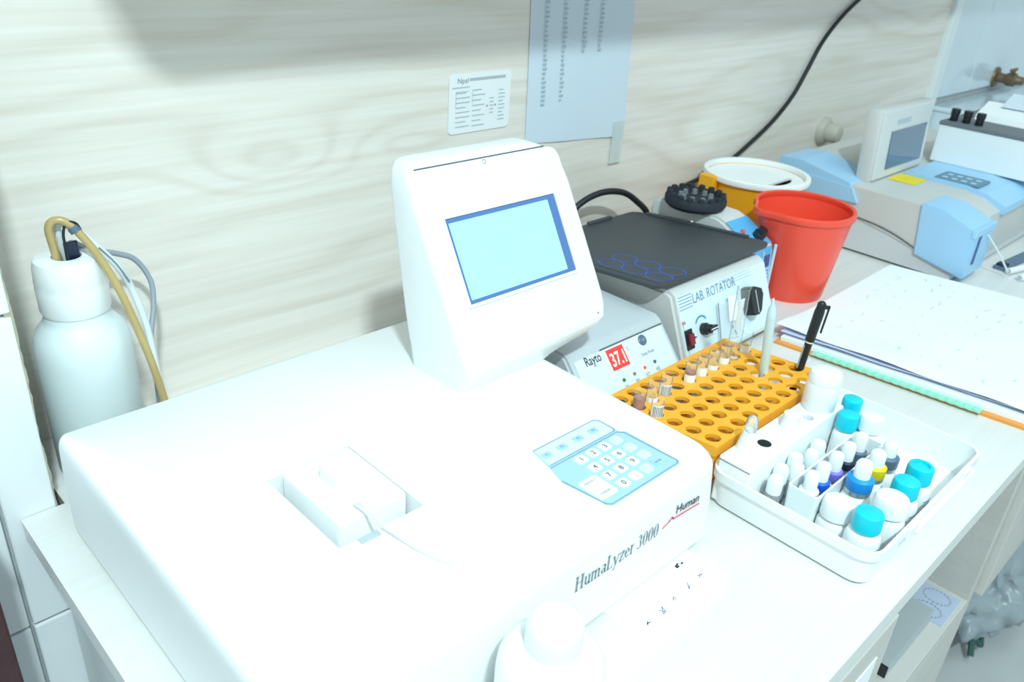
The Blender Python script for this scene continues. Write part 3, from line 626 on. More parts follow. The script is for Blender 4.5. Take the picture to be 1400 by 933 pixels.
new_obj('title_lettering', RP(shift(text('LAB. ROTATOR', 0.092, 0.0125), (0.8010, 0.0725, 0)), 0.001), 'key_line', pn)
def RP3(bm, d=0.0006): return RP(shift(bm, (-0.0075, 0.0025, 0)), d)
sw_ = new_obj('rocker_frame', RP3(prism([(0.7810, 0.0190), (0.7945, 0.0190), (0.7945, 0.0430), (0.7810, 0.0430)], 'z', 0.0003, 0.0022)), 'black_plastic', pn)
new_obj('rocker', RP3(prism([(0.7835, 0.0245), (0.7920, 0.0245), (0.7920, 0.0380), (0.7835, 0.0380)], 'z', 0.0022, 0.0062)), 'dark_red', sw_)
new_obj('rocker_tail', RP3(prism([(0.7920, 0.0290), (0.8005, 0.0312), (0.7920, 0.0340)], 'z', 0.0022, 0.0040)), 'dark_red', sw_)
new_obj('power_print', RP3(shift(text('ON', 0.0065, 0.0042, bold=0.03), (0.7800, 0.0500, 0)), 0.001), 'red_print', pn)
new_obj('dial_arc', RP3(strokes([arc(0.8170, 0.0395, 0.0125, 35, 150, 12)], 0.0024), 0.001), 'panel_sky', pn)
def knob(cx, cy, r, h, parent, P, ptr=True):
    o = new_obj('knob', P(lathe([(r, 0.0003), (r, h * .5), (r * .82, h * .55), (r * .75, h)], 20, cx, cy)), 'black_plastic', parent, smooth=35)
    if ptr: new_obj('pointer', P(box(cx - r * .1, cx + r * 1.05, cy - r * .12, cy + r * .12, h, h + .0006)), 'white_plastic', o)
    return o
k1 = knob(0.8185, 0.0355, 0.0075, 0.012, pn, RP3); new_obj('knob_grip', RP3(box(0.8115, 0.8290, 0.0325, 0.0385, 0.006, 0.0155, 0.001)), 'black_plastic', k1); new_obj('knob_line', RP3(box(0.8140, 0.8285, 0.0349, 0.0361, 0.0155, 0.0162)), 'white_plastic', k1)
k2 = new_obj('timer_knob', RP(prism([(0.9000, 0.0500), (0.9030, 0.0650), (0.9110, 0.0660), (0.9260, 0.0600), (0.9280, 0.0520), (0.9190, 0.0330), (0.9120, 0.0290), (0.9020, 0.0300)], 'z', 0.0003, 0.016)), 'black_plastic', pn)
bmesh_k2 = None
new_obj('timer_line', RP(box(0.9105, 0.9120, 0.0320, 0.0610, 0.016, 0.0166)), 'ink_pale', k2)
new_obj('maker_badge', RP(prism([(0.7830, 0.0075), (0.7885, 0.0075), (0.7885, 0.0135), (0.7830, 0.0135)], 'z', 0.0003, 0.0006)), 'panel_sky', pn)
new_obj('caption_rule', RP(strokes([[(0.7905, 0.0095), (0.8350, 0.0095)]], 0.0012), 0.001), 'ink_pale', pn)
new_obj('panel_seam', RP(strokes([[(0.7775, 0.006), (0.7735, 0.058)]], 0.0006), 0.001), 'ink_grey', pn)
# platform tipped back
tl = math.radians(-5.5)
def TP(bm): rot(bm, tl, 'X', (0, 0, 0)); return RW(shift(bm, (0.8705, 0.497, 0.1115)))
plat = new_obj('platform', TP(rrloft([(-0.128, 0.119, -0.004, 0.226, 0.014, -0.0035), (-0.129, 0.120, -0.005, 0.227, 0.014, -0.001), (-0.129, 0.120, -0.005, 0.227, 0.014, 0.0015), (-0.1275, 0.1185, -0.0035, 0.2255, 0.014, 0.0025)], 5)), 'black_tray', ro, smooth=35)
new_obj('platform_lip', TP(box(0.1125, 0.1195, 0.028, 0.20, 0.002, 0.0055, 0.0012)), 'black_tray', plat)
new_obj('platform_lip', TP(box(0.010, 0.060, 0.2195, 0.2265, 0.002, 0.0062, 0.0012)), 'black_tray', plat)
new_obj('platform_screw', TP(lathe([(0.0022, 0.0066), (0.0016, 0.0078)], 10, 0.116, 0.12)), 'white_plastic', plat)
new_obj('pivot', RW(lathe([(0.02, 0.094), (0.02, 0.108 - 0.008)], 18, 0.87, 0.56)), 'rubber', ro)
sl = thing('slide_card', 'black card with blue ring outlines lying on the rotator platform', 'card', (0.8705, 0.497, 0.1115)); sl.rotation_euler = (tl, 0, 0)
new_obj('card_sheet', prism(rrect(-0.122, -0.055, -0.002, 0.112, 0.002, 2), 'z', 0.0026, 0.0031), 'black_tray', sl)
for k in range(3):
    for j in range(2): new_obj('ring_outline', shift(strokes([arc(-0.103 + 0.0265 * j, 0.014 + 0.0365 * k, 0.0175, 0, 360, 24, 0.74, 1.0)], 0.0013), (0, 0, 0.0030)), 'ring_blue', sl)

# pouch of pipettes hanging before the rotator panel
po = thing('pipette_pouch', 'clear plastic pouch leaning on the front panel of the rotator', 'pouch', RO)
new_obj('pouch_film', RP(prism([(0.8350, 0.0180), (0.8790, 0.0100), (0.8900, 0.0190), (0.8830, 0.0560), (0.8420, 0.0620)], 'z', 0.002, 0.0030), 0.003), 'film', po)
new_obj('pouch_edge', RP(strokes([[(0.8350, 0.0180), (0.8420, 0.0620)]], 0.0016), 0.0068), 'rubber_light', po)
new_obj('pouch_label', RP(prism([(0.8600, 0.0340), (0.8790, 0.0310), (0.8830, 0.0620), (0.8650, 0.0650)], 'z', 0.0032, 0.0040), 0.003), 'paper', po)
new_obj('pouch_print', RP(strokes([[(0.8630, 0.0285), (0.8650, 0.0250)], [(0.8680, 0.0200), (0.8700, 0.0150)]], 0.0022), 0.0066), 'ink_grey', po)

# ================================================================= vortex mixer
VX = (1.022, 0.60, 0.0)
vx = thing('vortex_mixer', 'small vortex mixer with black studded head and blue front panel', 'mixer', VX)
VW = lambda bm: shift(bm, (-VX[0], -VX[1], -VX[2]))
prof = [(0.518, 0.006), (0.5235, 0.088), (0.5750, 0.1165), (0.586, 0.120), (0.69, 0.120), (0.70, 0.112), (0.70, 0.006)]
hb = prism(prof, 'x', 0.999, 1.0580); bmesh.ops.bevel(hb, geom=[e for e in hb.edges if abs(e.verts[0].co.x - e.verts[1].co.x) < 1e-6], offset=0.004, segments=2, affect='EDGES')
new_obj('housing', VW(hb), 'grey_paint', vx, smooth=35)
for fx in (1.008, 1.049):
    for fy in (0.53, 0.69): new_obj('foot', VW(lathe([(0.006, 0), (0.007, 0.0065)], 10, fx, fy)), 'rubber', vx)
def plane(o, ey, W):
    o = Vector(o); ey = Vector(ey); n = Vector((1, 0, 0)).cross(ey.normalized())
    return lambda bm, d=0.0006: W(place(bm, o + n * d, (1, 0, 0), ey))
V1 = plane((0, 0.518, 0.006), (0, 0.0055, 0.082), VW); V2 = plane((0, 0.5235, 0.088), (0, 0.0515, 0.0285), VW)
V3 = lambda bm, d=0.0006: V1(shift(bm, (-0.0065, 0, 0)), d)
fp = new_obj('front_panel', V1(prism([(1.002, 0.003), (1.0555, 0.003), (1.0555, 0.080), (1.002, 0.080)], 'z', -0.0004, 0.0004)), 'panel_sky', vx)
new_obj('panel_badge', V3(prism([(1.042, 0.050), (1.058, 0.050), (1.058, 0.068), (1.042, 0.068)], 'z', 0.0004, 0.0008)), 'panel_navy', fp)
new_obj('panel_stripe', V3(strokes([[(1.040, 0.0470), (1.0605, 0.0470)], [(1.040, 0.0355), (1.0605, 0.0355)], [(1.0400, 0.0355), (1.0400, 0.0750)], [(1.0605, 0.0355), (1.0605, 0.0750)]], 0.0016), 0.0013), 'paper', fp)
new_obj('panel_print', V3(strokes([[(1.044, 0.0412), (1.056, 0.0412)]], 0.0022), 0.0013), 'paper', fp)
new_obj('side_edging', VW(box(1.0560, 1.0590, 0.5165, 0.5205, 0.006, 0.088, 0.0008)), 'paper_blue', vx)
tpn = new_obj('sloped_panel', V2(prism([(1.002, 0.002), (1.0555, 0.002), (1.0555, 0.056), (1.002, 0.056)], 'z', -0.0004, 0.0004)), 'panel_sky', vx)
new_obj('pilot_lamp', V2(lathe([(0.0042, 0.0004), (0.0034, 0.003)], 14, 1.017, 0.033)), 'red_print', tpn)
knob(1.0385, 0.018, 0.0090, 0.015, tpn, V2, False)
head = new_obj('mixer_head', VW(lathe([(0.030, 0.119), (0.040, 0.121), (0.0445, 0.126), (0.0445, 0.134), (0.0425, 0.137), (0.036, 0.1375), (0.034, 0.133), (0.0, 0.132)], 36, 1.013, 0.634)), 'rubber', vx, smooth=35)
for k in range(16):
    a = 2 * math.pi * k / 16; new_obj('stud', VW(lathe([(0.0055, 0.134), (0.0045, 0.1415), (0.002, 0.1425)], 8, 1.013 + 0.0385 * math.cos(a), 0.634 + 0.0385 * math.sin(a))), 'rubber', head)
for k in range(9):
    a = 2 * math.pi * k / 9; new_obj('stud', VW(lathe([(0.0050, 0.131), (0.0035, 0.139), (0.001, 0.1395)], 8, 1.013 + 0.022 * math.cos(a), 0.634 + 0.022 * math.sin(a))), 'rubber_light', head)

# cables on the wall
c1 = thing('power_cable', 'long thin black power cable running up the wall from the mixer', 'cable', (1.25, 0.74, 0.05))
CW = lambda pts: [(a - 1.25, b - 0.74, c - 0.05) for a, b, c in pts]
new_obj('cable_run', tube(CW([(1.03, 0.706, 0.03), (1.04, 0.725, 0.06), (1.11, 0.745, 0.09), (1.225, 0.760, 0.098), (1.31, 0.767, 0.110), (1.38, 0.769, 0.136), (1.445, 0.769, 0.168), (1.50, 0.769, 0.208), (1.535, 0.769, 0.252), (1.57, 0.769, 0.300), (1.62, 0.769, 0.340), (1.688, 0.769, 0.376), (1.82, 0.769, 0.43)]), 0.0040, 8, 8), 'black_plastic', c1, smooth=60)
new_obj('cable_gland', lathe([(0.006, -0.032), (0.006, -0.012)], 10, -0.22, -0.034), 'rubber', c1)
c2 = thing('mixer_cord', 'thick black cord arching behind the rotator platform', 'cable', (0.93, 0.74, 0.0))
new_obj('cord_run', tube([(-0.075, 0.012, 0.02), (-0.070, 0.010, 0.075), (-0.045, 0.008, 0.110), (-0.005, 0.0, 0.126), (0.035, -0.01, 0.123), (0.062, -0.02, 0.106), (0.078, -0.03, 0.085), (0.085, -0.034, 0.04)], 0.0048, 10, 8), 'black_plastic', c2, smooth=60)
new_obj('cord_plug', lathe([(0.011, 0.0), (0.011, 0.022), (0.007, 0.03)], 12, -0.075, 0.012), 'rubber', c2)

# ================================================================= buckets
def bucket(name, label, loc, rb_, rt_, h, m, rim_m, spout_ang=None, rimw=0.004, grad=False):
    t = thing(name, label, 'bucket', loc); n = 56; rings = []
    def R(r, z, a, k=1.0):
        s = 0.0
        if spout_ang is not None:
            d = math.atan2(math.sin(a - spout_ang), math.cos(a - spout_ang)); s = 0.013 * math.exp(-(d / 0.22) ** 2) * max(0, (z / h - 0.72) / 0.28) * k
        return r + s
    prof = [(rb_ * .98, 0.0), (rb_, 0.003)] + [(rb_ + (rt_ - rb_) * u, h * u) for u in (.25, .5, .72, .86, .93)]
    inner = [(r - 0.0022, max(z, 0.003)) for r, z in prof[1:]][::-1]
    top_ = [(rt_ * .985, h * .965), (rt_, h), (rt_ - 0.0024, h - 0.001)]
    pr = prof + top_ + inner
    for r, z in pr: rings.append([(R(r, z, 2 * math.pi * k / n) * math.cos(2 * math.pi * k / n), R(r, z, 2 * math.pi * k / n) * math.sin(2 * math.pi * k / n), z) for k in range(n)])
    new_obj('bucket_wall', loft(rings), m, t, smooth=50)
    rr = []
    for r, z in ((rt_ - .0028, h - .007), (rt_ + rimw, h - .0075), (rt_ + rimw + .001, h - .004), (rt_ + rimw, h + .0008), (rt_ + .001, h + .0022), (rt_ - .0035, h + .001), (rt_ - .0036, h - .006)):
        rr.append([(R(r, h, 2 * math.pi * k / n) * math.cos(2 * math.pi * k / n), R(r, h, 2 * math.pi * k / n) * math.sin(2 * math.pi * k / n), z) for k in range(n)])
    new_obj('rim', loft(rr + [rr[0]], False, False), rim_m, t, smooth=50)
    return t
rb = bucket('red_bucket', 'red plastic bucket with pouring lip beside the register', (1.124, 0.520, 0.0), 0.052, 0.0700, 0.132, 'red_plastic', 'red_plastic', math.radians(155), 0.0016)
new_obj('grip', rot(prism([(0.0598, 0.062), (0.0682, 0.122), (0.0735, 0.124), (0.0640, 0.050)], 'y', -0.006, 0.006), math.radians(-38), 'Z'), 'red_plastic', rb)
yb_ = bucket('yellow_bucket', 'yellow plastic bucket with white rim against the wood wall', (1.238, 0.668, 0.0), 0.062, 0.082, 0.128, 'yellow_plastic', 'white_plastic', None, 0.004)
new_obj('handle_lug', box(-0.092, -0.078, 0.022, 0.05, 0.060, 0.128, 0.002), 'yellow_plastic', yb_)
yl = boolean(lathe([(0.0785, 0.117), (0.0790, 0.1205)], 48), [prism(arc(0.006, -0.03, 0.03, 200, 340, 14, 1.3, 0.8), 'z', 0.1, 0.13)])
new_obj('inner_lid', yl, 'white_plastic', yb_, label='white inner lid with a slot')

# ================================================================= second analyzer (grey and blue)
M2 = (1.62, 0.55, 0.0)
m2 = thing('screen_analyzer', 'grey and blue analyzer with small upright screen beyond the buckets', 'analyzer', M2)
MW = lambda bm: shift(bm, (-M2[0], -M2[1], -M2[2]))
prof = [(0.365, 0.012), (0.372, 0.012), (0.70, 0.008), (0.70, 0.120), (0.66, 0.124), (0.55, 0.110), (0.435, 0.110), (0.40, 0.104), (0.372, 0.090), (0.365, 0.085)]
up = prism([(0.370, 0.020), (0.40, 0.026), (0.48, 0.054), (0.56, 0.063), (0.70, 0.066), (0.70, 0.126), (0.66, 0.128), (0.55, 0.110), (0.435, 0.110), (0.40, 0.104), (0.372, 0.090)], 'x', 1.372, 1.92)
bmesh.ops.bevel(up, geom=[e for e in up.edges if abs(e.verts[0].co.x - e.verts[1].co.x) < 1e-6], offset=0.006, segments=2, affect='EDGES')
new_obj('upper_cover', MW(up), 'machine_grey', m2, smooth=35)
lo = prism([(0.372, 0.004), (0.70, 0.004), (0.70, 0.0645), (0.56, 0.0615), (0.48, 0.0525), (0.40, 0.0245), (0.372, 0.0185)], 'x', 1.374, 1.918)
new_obj('base', MW(lo), 'machine_pale', m2)
new_obj('cover_seam', MW(tube([(1.3715, 0.372, 0.019), (1.3715, 0.40, 0.0255), (1.3715, 0.48, 0.0535), (1.3715, 0.56, 0.0625), (1.3715, 0.69, 0.0655)], 0.0013, 6)), 'seam', m2)
for fx in (1.39, 1.9):
    for fy in (0.40, 0.68): new_obj('foot', MW(lathe([(0.010, 0), (0.011, 0.0045)], 12, fx, fy)), 'rubber', m2)
bk = prism([(0.353, 0.012), (0.435, 0.030), (0.445, 0.1125), (0.405, 0.1115), (0.372, 0.098), (0.353, 0.092)], 'x', 1.368, 1.455)
bmesh.ops.bevel(bk, geom=list(bk.edges), offset=0.002, segments=2, affect='EDGES')
blk = new_obj('front_block', MW(bk), 'machine_blue', m2, smooth=35, label='sky blue sampling block')
new_obj('block_lip', MW(box(1.367, 1.457, 0.3515, 0.36, 0.080, 0.094, 0.002)), 'machine_blue', blk)
new_obj('sampling_slot', MW(box(1.390, 1.398, 0.3515, 0.354, 0.034, 0.082)), 'panel_navy', blk)
new_obj('sampling_needle', MW(tube([(1.43, 0.352, 0.075), (1.455, 0.335, 0.045), (1.478, 0.318, 0.012)], 0.0016, 6)), 'milk_tube', blk)
lid = prism([(0.366, 0.098), (0.40, 0.1115), (0.435, 0.1165), (0.54, 0.1165), (0.54, 0.108), (0.366, 0.085)], 'x', 1.533, 1.90)
new_obj('blue_lid', MW(lid), 'machine_blue', m2, label='sky blue top lid')
kpd = new_obj('membrane_keys', MW(rbox(1.540, 1.604, 0.418, 0.494, 0.1165, 0.1178, 0.004, 0.0005)), 'machine_key', m2)
for i in range(4):
    for j in range(2): new_obj('key_mark', MW(box(1.552 + 0.026 * j, 1.562 + 0.026 * j, 0.428 + 0.016 * i, 0.437 + 0.016 * i, 0.1178, 0.1182)), 'machine_blue', kpd)
new_obj('yellow_sticker', MW(box(1.474, 1.530, 0.500, 0.546, 0.1105, 0.1112)), 'sticker_yellow', m2, label='yellow sticker before the screen')
new_obj('back_cover', MW(prism([(0.552, 0.090), (0.566, 0.1145), (0.66, 0.1325), (0.699, 0.130), (0.699, 0.09)], 'x', 1.3685, 1.47)), 'machine_blue', m2)
new_obj('back_cover_step', MW(prism([(0.545, 0.085), (0.560, 0.108), (0.69, 0.114), (0.69, 0.08)], 'x', 1.3665, 1.3785)), 'machine_blue', m2)
sc = new_obj('screen_housing', MW(rot(box(1.410, 1.628, 0.552, 0.578, 0.108, 0.232, 0.006), math.radians(-4), 'X', (1.5, 0.56, 0.11))), 'machine_grey', m2, smooth=35)
new_obj('screen_bezel', MW(rot(box(1.418, 1.622, 0.549, 0.553, 0.113, 0.228, 0.0015), math.radians(-4), 'X', (1.5, 0.56, 0.11))), 'grey_paint', sc)
new_obj('screen', MW(rot(box(1.459, 1.606, 0.5475, 0.5495, 0.1275, 0.192), math.radians(-4), 'X', (1.5, 0.56, 0.11))), 'screen_off', sc)
new_obj('screen_print', MW(rot(box(1.475, 1.53, 0.5482, 0.5492, 0.202, 0.210), math.radians(-4), 'X', (1.5, 0.56, 0.11))), 'ink_pale', sc)
# white carton on the machine, with the dark rim and three vials
ct = thing('white_carton', 'tall white carton with dark grey rim on the blue lid', 'carton', (1.78, 0.45, 0.1168))
new_obj('carton_wall', box(-0.117, 0.117, -0.11, 0.10, 0.0, 0.069, 0.001), 'paper', ct)
new_obj('carton_rim', box(-0.1185, 0.1185, -0.1115, 0.1015, 0.0665, 0.0735, 0.001), 'rubber_light', ct)
for k in range(3):
    v = thing('black_vial', 'small black capped vial standing on the dark rim of the white carton', 'vial', (1.685, 0.536 - 0.0225 * k, 0.1903), 0, 'three black vials on the carton')
    new_obj('vial_body', lathe([(0.0065, 0), (0.0070, 0.001), (0.0070, 0.012), (0.0055, 0.013)], 16), 'black_plastic', v, smooth=35)
    new_obj('vial_cap', lathe([(0.0080, 0.0128), (0.0080, 0.021), (0.0072, 0.022)], 16), 'black_plastic', v, smooth=35)
cl = thing('folded_papers', 'heap of folded white papers lying on the white carton', 'papers', (1.80, 0.43, 0.1903))
new_obj('lower_sheet', prism([(-0.055, 0.0), (0.06, 0.0), (0.06, 0.02), (0.0, 0.028), (-0.05, 0.010)], 'y', -0.08, 0.09), 'paper', cl)
new_obj('upper_sheet', prism([(-0.02, 0.0245), (0.0, 0.0285), (0.055, 0.0215), (0.075, 0.030), (0.03, 0.045)], 'y', -0.07, 0.06), 'paper_blue', cl)
# wall ledge, tap, hose, socket
led = thing('sink_ledge', 'white raised ledge along the wall below the brass tap', 'ledge', (2.6, 0.7285, 0.0))
new_obj('ledge_body', box(-0.36, 0.36, -0.05, 0.046, 0.0, 0.108, 0.002), 'tile_blue', led)
new_obj('ledge_top', box(-0.365, 0.365, -0.056, 0.046, 0.108, 0.119, 0.003), 'tile_blue', led)
tap = thing('wall_tap', 'old brass tap fixed to the white wall tiles', 'tap', (2.655, WALL - 0.004, 0.157))
ax = lambda bm: rot(bm, math.radians(90), 'X')
new_obj('flange', ax(lathe([(0.028, 0.0), (0.026, 0.006), (0.014, 0.009), (0.012, 0.03)], 20)), 'brass', tap, smooth=40)
new_obj('valve_body', ax(lathe([(0.014, 0.028), (0.018, 0.034), (0.018, 0.052), (0.012, 0.058), (0.010, 0.075)], 18)), 'brass', tap, smooth=40)
new_obj('tap_handle', box(-0.026, 0.026, -0.046, -0.038, 0.022, 0.030, 0.003), 'brass', tap)
new_obj('spindle', lathe([(0.006, 0.012), (0.006, 0.026)], 10, 0, -0.042), 'brass', tap)
hs = thing('white_hose', 'white rubber hose drooping from the brass tap', 'hose', (2.665, 0.70, 0.157))
new_obj('hose_run', tube([(0.10, 0.02, 0.004), (0.075, 0.0, 0.010), (0.04, -0.02, 0.006), (0.01, -0.035, -0.010), (-0.012, -0.045, -0.036), (-0.022, -0.05, -0.070), (-0.025, -0.052, -0.155)], 0.0105, 12, 8), 'white_plastic', hs, smooth=60)
new_obj('hose_clamp', tube([(0.092, 0.0136, 0.006), (0.082, 0.0056, 0.0085)], 0.0122, 12, 2), 'steel', hs)
sk_ = thing('wall_socket', 'round beige socket knob on the wall behind the grey analyzer', 'socket', (1.672, WALL, 0.122))
new_obj('base_plate', ax(lathe([(0.029, 0.0), (0.028, 0.008), (0.022, 0.014)], 24)), 'beige', sk_, smooth=40)
new_obj('plug', ax(lathe([(0.019, 0.011), (0.020, 0.03), (0.016, 0.038), (0.008, 0.041)], 20)), 'beige', sk_, smooth=40)
# white straws beside the blue block
for k, (x, y, zz) in enumerate(((1.50, 0.322, 0.006), (1.485, 0.300, 0.006))):
    t = thing('white_pipe', ('white plastic pipe lying close to the blue sampling block', 'white plastic pipe lying in front of its twin by the register')[k], 'pipe', (x, y, zz), math.radians(-14))
    new_obj('pipe_wall', rot(lathe([(0.0055, -0.0), (0.0055, 0.34)], 14), math.radians(90), 'Y'), 'white_plastic', t, smooth=40)
    new_obj('pipe_mouth', rot(lathe([(0.0040, -0.0006), (0.0040, 0.0)], 14), math.radians(90), 'Y'), 'ink_pale', t)
st2 = thing('dark_strip', 'flat dark grey strip lying behind the white pipes', 'strip', (1.60, 0.334, 0.0), math.radians(-5))
new_obj('strip_bar', box(-0.09, 0.2, -0.012, 0.008, 0, 0.006, 0.001), 'slate_cap', st2)
new_obj('strip_clip', box(-0.085, -0.07, -0.010, 0.006, 0.006, 0.010, 0.001), 'rubber', st2)

# ================================================================= register book
RG = (1.16, 0.285, 0.0)
rg = thing('register_book', 'open register with handwritten pages and orange cover on the worktop', 'book', RG)
def quad_sheet(c, z0f, nx=24, ny=18, th=0.0006):
    LB, LF, RB, RF = [Vector((*p, 0)) for p in c]; rings = []
    bm = B(); g = []
    for j in range(ny + 1):
        v = j / ny; row = []
        for i in range(nx + 1):
            u = i / nx; p = (LF * (1 - v) + LB * v) * (1 - u) + (RF * (1 - v) + RB * v) * u
            row.append(bm.verts.new((p.x - RG[0], p.y - RG[1], z0f(u, v))))
        g.append(row)
    for j in range(ny):
        for i in range(nx): bm.faces.new((g[j][i], g[j][i + 1], g[j + 1][i + 1], g[j + 1][i]))
    if th:
        bmesh.ops.recalc_face_normals(bm, faces=bm.faces)
        ex = bmesh.ops.extrude_face_region(bm, geom=list(bm.faces)); bmesh.ops.translate(bm, verts=[e for e in ex['geom'] if isinstance(e, bmesh.types.BMVert)], vec=(0, 0, th))
    return bm
CV = ((0.945, 0.436), (0.988, 0.118), (1.325, 0.448), (1.395, 0.126))
new_obj('cover', quad_sheet(CV, lambda u, v: 0.0, 2, 2, 0.0035), 'cover_orange', rg, label='orange cover showing at the edge')
new_obj('binding_strip', quad_sheet(((0.9470, 0.385), (0.9735, 0.186), (0.9645, 0.387), (0.9910, 0.188)), lambda u, v: 0.0036 + 0.001 * math.sin(v * 60) ** 2, 3, 60, 0.0012), 'binding_green', rg, label='mint green corrugated strip along the edge')
new_obj('page_block', quad_sheet(((0.953, 0.432), (0.996, 0.123), (1.322, 0.444), (1.39, 0.130)), lambda u, v: 0.0037, 2, 2, 0.006), 'paper', rg)
new_obj('lilac_page', quad_sheet(((0.957, 0.436), (1.010, 0.121), (1.323, 0.447), (1.390, 0.130)), lambda u, v: 0.0102 + 0.003 * math.exp(-u * 9) * (0.6 + 0.6 * v) + 0.0015 * math.sin(v * 9 + 1) ** 2 * math.exp(-u * 6), 30, 20, 0.0008), 'lilac', rg)
pg = new_obj('top_page', quad_sheet(((0.961, 0.446), (1.004, 0.120), (1.328, 0.450), (1.398, 0.128)), lambda u, v: 0.0124 + 0.006 * math.exp(-((u - .03) / .12) ** 2) * (0.35 + 0.65 * v) + 0.0022 * math.sin(v * 8 + u * 3) ** 2 * (1 - u) + 0.003 * u * v, 36, 24, 0.0005), 'paper', rg, smooth=50)
random.seed(21); ln = []
for r in range(11):
    for c in range(9):
        if random.random() < 0.32: continue
        bx = 1.03 + c * 0.034 + random.uniform(-.006, .006); by = 0.155 + r * 0.026 + random.uniform(-.003, .003)
        ln.append([(bx + 0.003 * q - RG[0], by + random.uniform(-.003, .003) - RG[1]) for q in range(random.randint(2, 6))])
hw = strokes(ln, 0.0008)
def page_z(x, y):
    v = (y - 0.125) / 0.325; xl = 1.004 - 0.042 * v; xr = 1.398 - 0.07 * v; u = (x - xl) / (xr - xl)
    return 0.0124 + 0.006 * math.exp(-((u - .03) / .12) ** 2) * (0.35 + 0.65 * v) + 0.0022 * math.sin(v * 8 + u * 3) ** 2 * (1 - u) + 0.003 * u * v + 0.0011
for v in hw.verts: v.co.z = page_z(v.co.x + RG[0], v.co.y + RG[1])
new_obj('handwriting', hw, 'ink_faint', pg, kind='stuff')

# ================================================================= orange rack and tubes
RX0, RY0, PX, PY, NXR, NYR, RZ = 0.5985, 0.3075, 0.0217, 0.0199, 10, 6, 0.0555
RKO = (0.70, 0.36, 0.0); SHR = -0.16
def shear(bm):
    for v in bm.verts: v.co.x += SHR * (v.co.y - (0.318 - RKO[1]))
    return bm
rk = thing('tube_rack', 'bright orange plastic test tube rack with round holes', 'tube rack', RKO)
def plate(z0, z1, r):
    bm = B(); n = 16
    for i in range(NXR):
        for j in range(NYR):
            cx = RX0 + 0.0105 + PX * i; cy = RY0 + 0.0105 + PY * j; rows = []
            for z in (z1, z0):
                hole = []; sq = []
                for k in range(n):
                    a = 2 * math.pi * k / n; c, s = math.cos(a), math.sin(a); m_ = max(abs(c), abs(s))
                    hole.append(bm.verts.new((cx + r * c, cy + r * s, z))); sq.append(bm.verts.new((cx + PX / 2 * c / m_, cy + PY / 2 * s / m_, z)))
                rows.append((hole, sq))
            for k in range(n):
                q = (k + 1) % n
                bm.faces.new((rows[0][0][k], rows[0][0][q], rows[0][1][q], rows[0][1][k])); bm.faces.new((rows[1][0][k], rows[1][1][k], rows[1][1][q], rows[1][0][q]))
                bm.faces.new((rows[0][0][k], rows[1][0][k], rows[1][0][q], rows[0][0][q]))
    bmesh.ops.remove_doubles(bm, verts=bm.verts, dist=1e-5)
    return shear(shift(bm, (-RKO[0], -RKO[1], -RKO[2])))
RW_ = PX * NXR; RH_ = PY * NYR; RKW = lambda bm: shear(shift(bm, (-RKO[0], -RKO[1], -RKO[2])))
XA = RX0 + 0.0105 - PX / 2; YA = RY0 + 0.0105 - PY / 2; XB = XA + RW_; YB = YA + RH_
new_obj('top_plate', plate(RZ - 0.004, RZ, 0.0073), 'orange_rack', rk)
new_obj('lower_plate', plate(0.012, 0.015, 0.0073), 'orange_rack', rk)
for n_, b_ in (('end_skirt', (XA - .002, XA, YA - .002, YB + .002)), ('end_skirt', (XB, XB + .002, YA - .002, YB + .002)), ('side_skirt', (XA, XB, YA - .002, YA)), ('side_skirt', (XA, XB, YB, YB + .002))):
    new_obj(n_, RKW(box(*b_, RZ - 0.011, RZ)), 'orange_rack', rk)
for px_ in (XA, XB - .006):
    for py_ in (YA, YB - .006): new_obj('post', RKW(box(px_, px_ + .006, py_, py_ + .006, 0.0, RZ - .004, 0.0006)), 'orange_rack', rk)
def hole(i, j): return (RX0 + 0.0105 + PX * i + SHR * PY * j, RY0 + 0.0105 + PY * j)
def ttube(i, j, zt, label, content=None, ch=0.03, lab=True, r=0.0060, lean=(0, 0), lz=(0.50, 0.86), barcode=False, grp=None):
    x, y = hole(i, j); t = thing('test_tube', label, 'test tube', (x, y, 0.0003), 0, grp)
    t.rotation_euler = (lean[0], lean[1], 0)
    h = zt - 0.0003; new_obj('glass_wall', lathe([(0.001, 0.0), (r * .7, 0.0012), (r, 0.005), (r, h - .001), (r + .0006, h - .0008), (r + .0006, h), (r - .0004, h)], 18, cap1=False), 'glass', t, smooth=50)
    if content: new_obj('content', lathe([(0.001, 0.001), (r * .62, 0.002), (r * .86, 0.006), (r * .86, ch)], 14), content, t, smooth=50)
    if lab:
        a0, a1 = math.radians(150), math.radians(330); rr = [[((r + .0003) * math.cos(a0 + (a1 - a0) * k / 10), (r + .0003) * math.sin(a0 + (a1 - a0) * k / 10), z) for k in range(11)] for z in (h * lz[0], h * lz[1])]
        lbn = new_obj('paper_label', loft(rr, False, False, False), 'paper', t, smooth=60)
        if barcode:
            for k in range(7):
                a = math.radians(185 + k * 14); new_obj('bar_line', tube([((r + .0005) * math.cos(a), (r + .0005) * math.sin(a), h * (lz[0] + .12)), ((r + .0005) * math.cos(a), (r + .0005) * math.sin(a), h * (lz[1] - .02))], 0.00035, 4, 1, False), 'ink_grey', lbn)
    return t
ttube(0, 4, 0.0735, 'clear tube of pink serum at the rack corner by the analyzer', 'pink_serum', 0.066, False)
ttube(1, 4, 0.0760, 'clear tube with low white label next to the corner serum tube', 'pink_serum', 0.030, True, lz=(0.66, 0.80))
ttube(0, 3, 0.0720, 'short clear tube with white label in the second rack row by the analyzer', None, 0.03, True, lz=(0.66, 0.95), barcode=True)
ttube(2, 4, 0.0770, 'clear tube with barcode label in the orange rack', None, 0.03, True, lz=(0.55, 0.88), barcode=True)
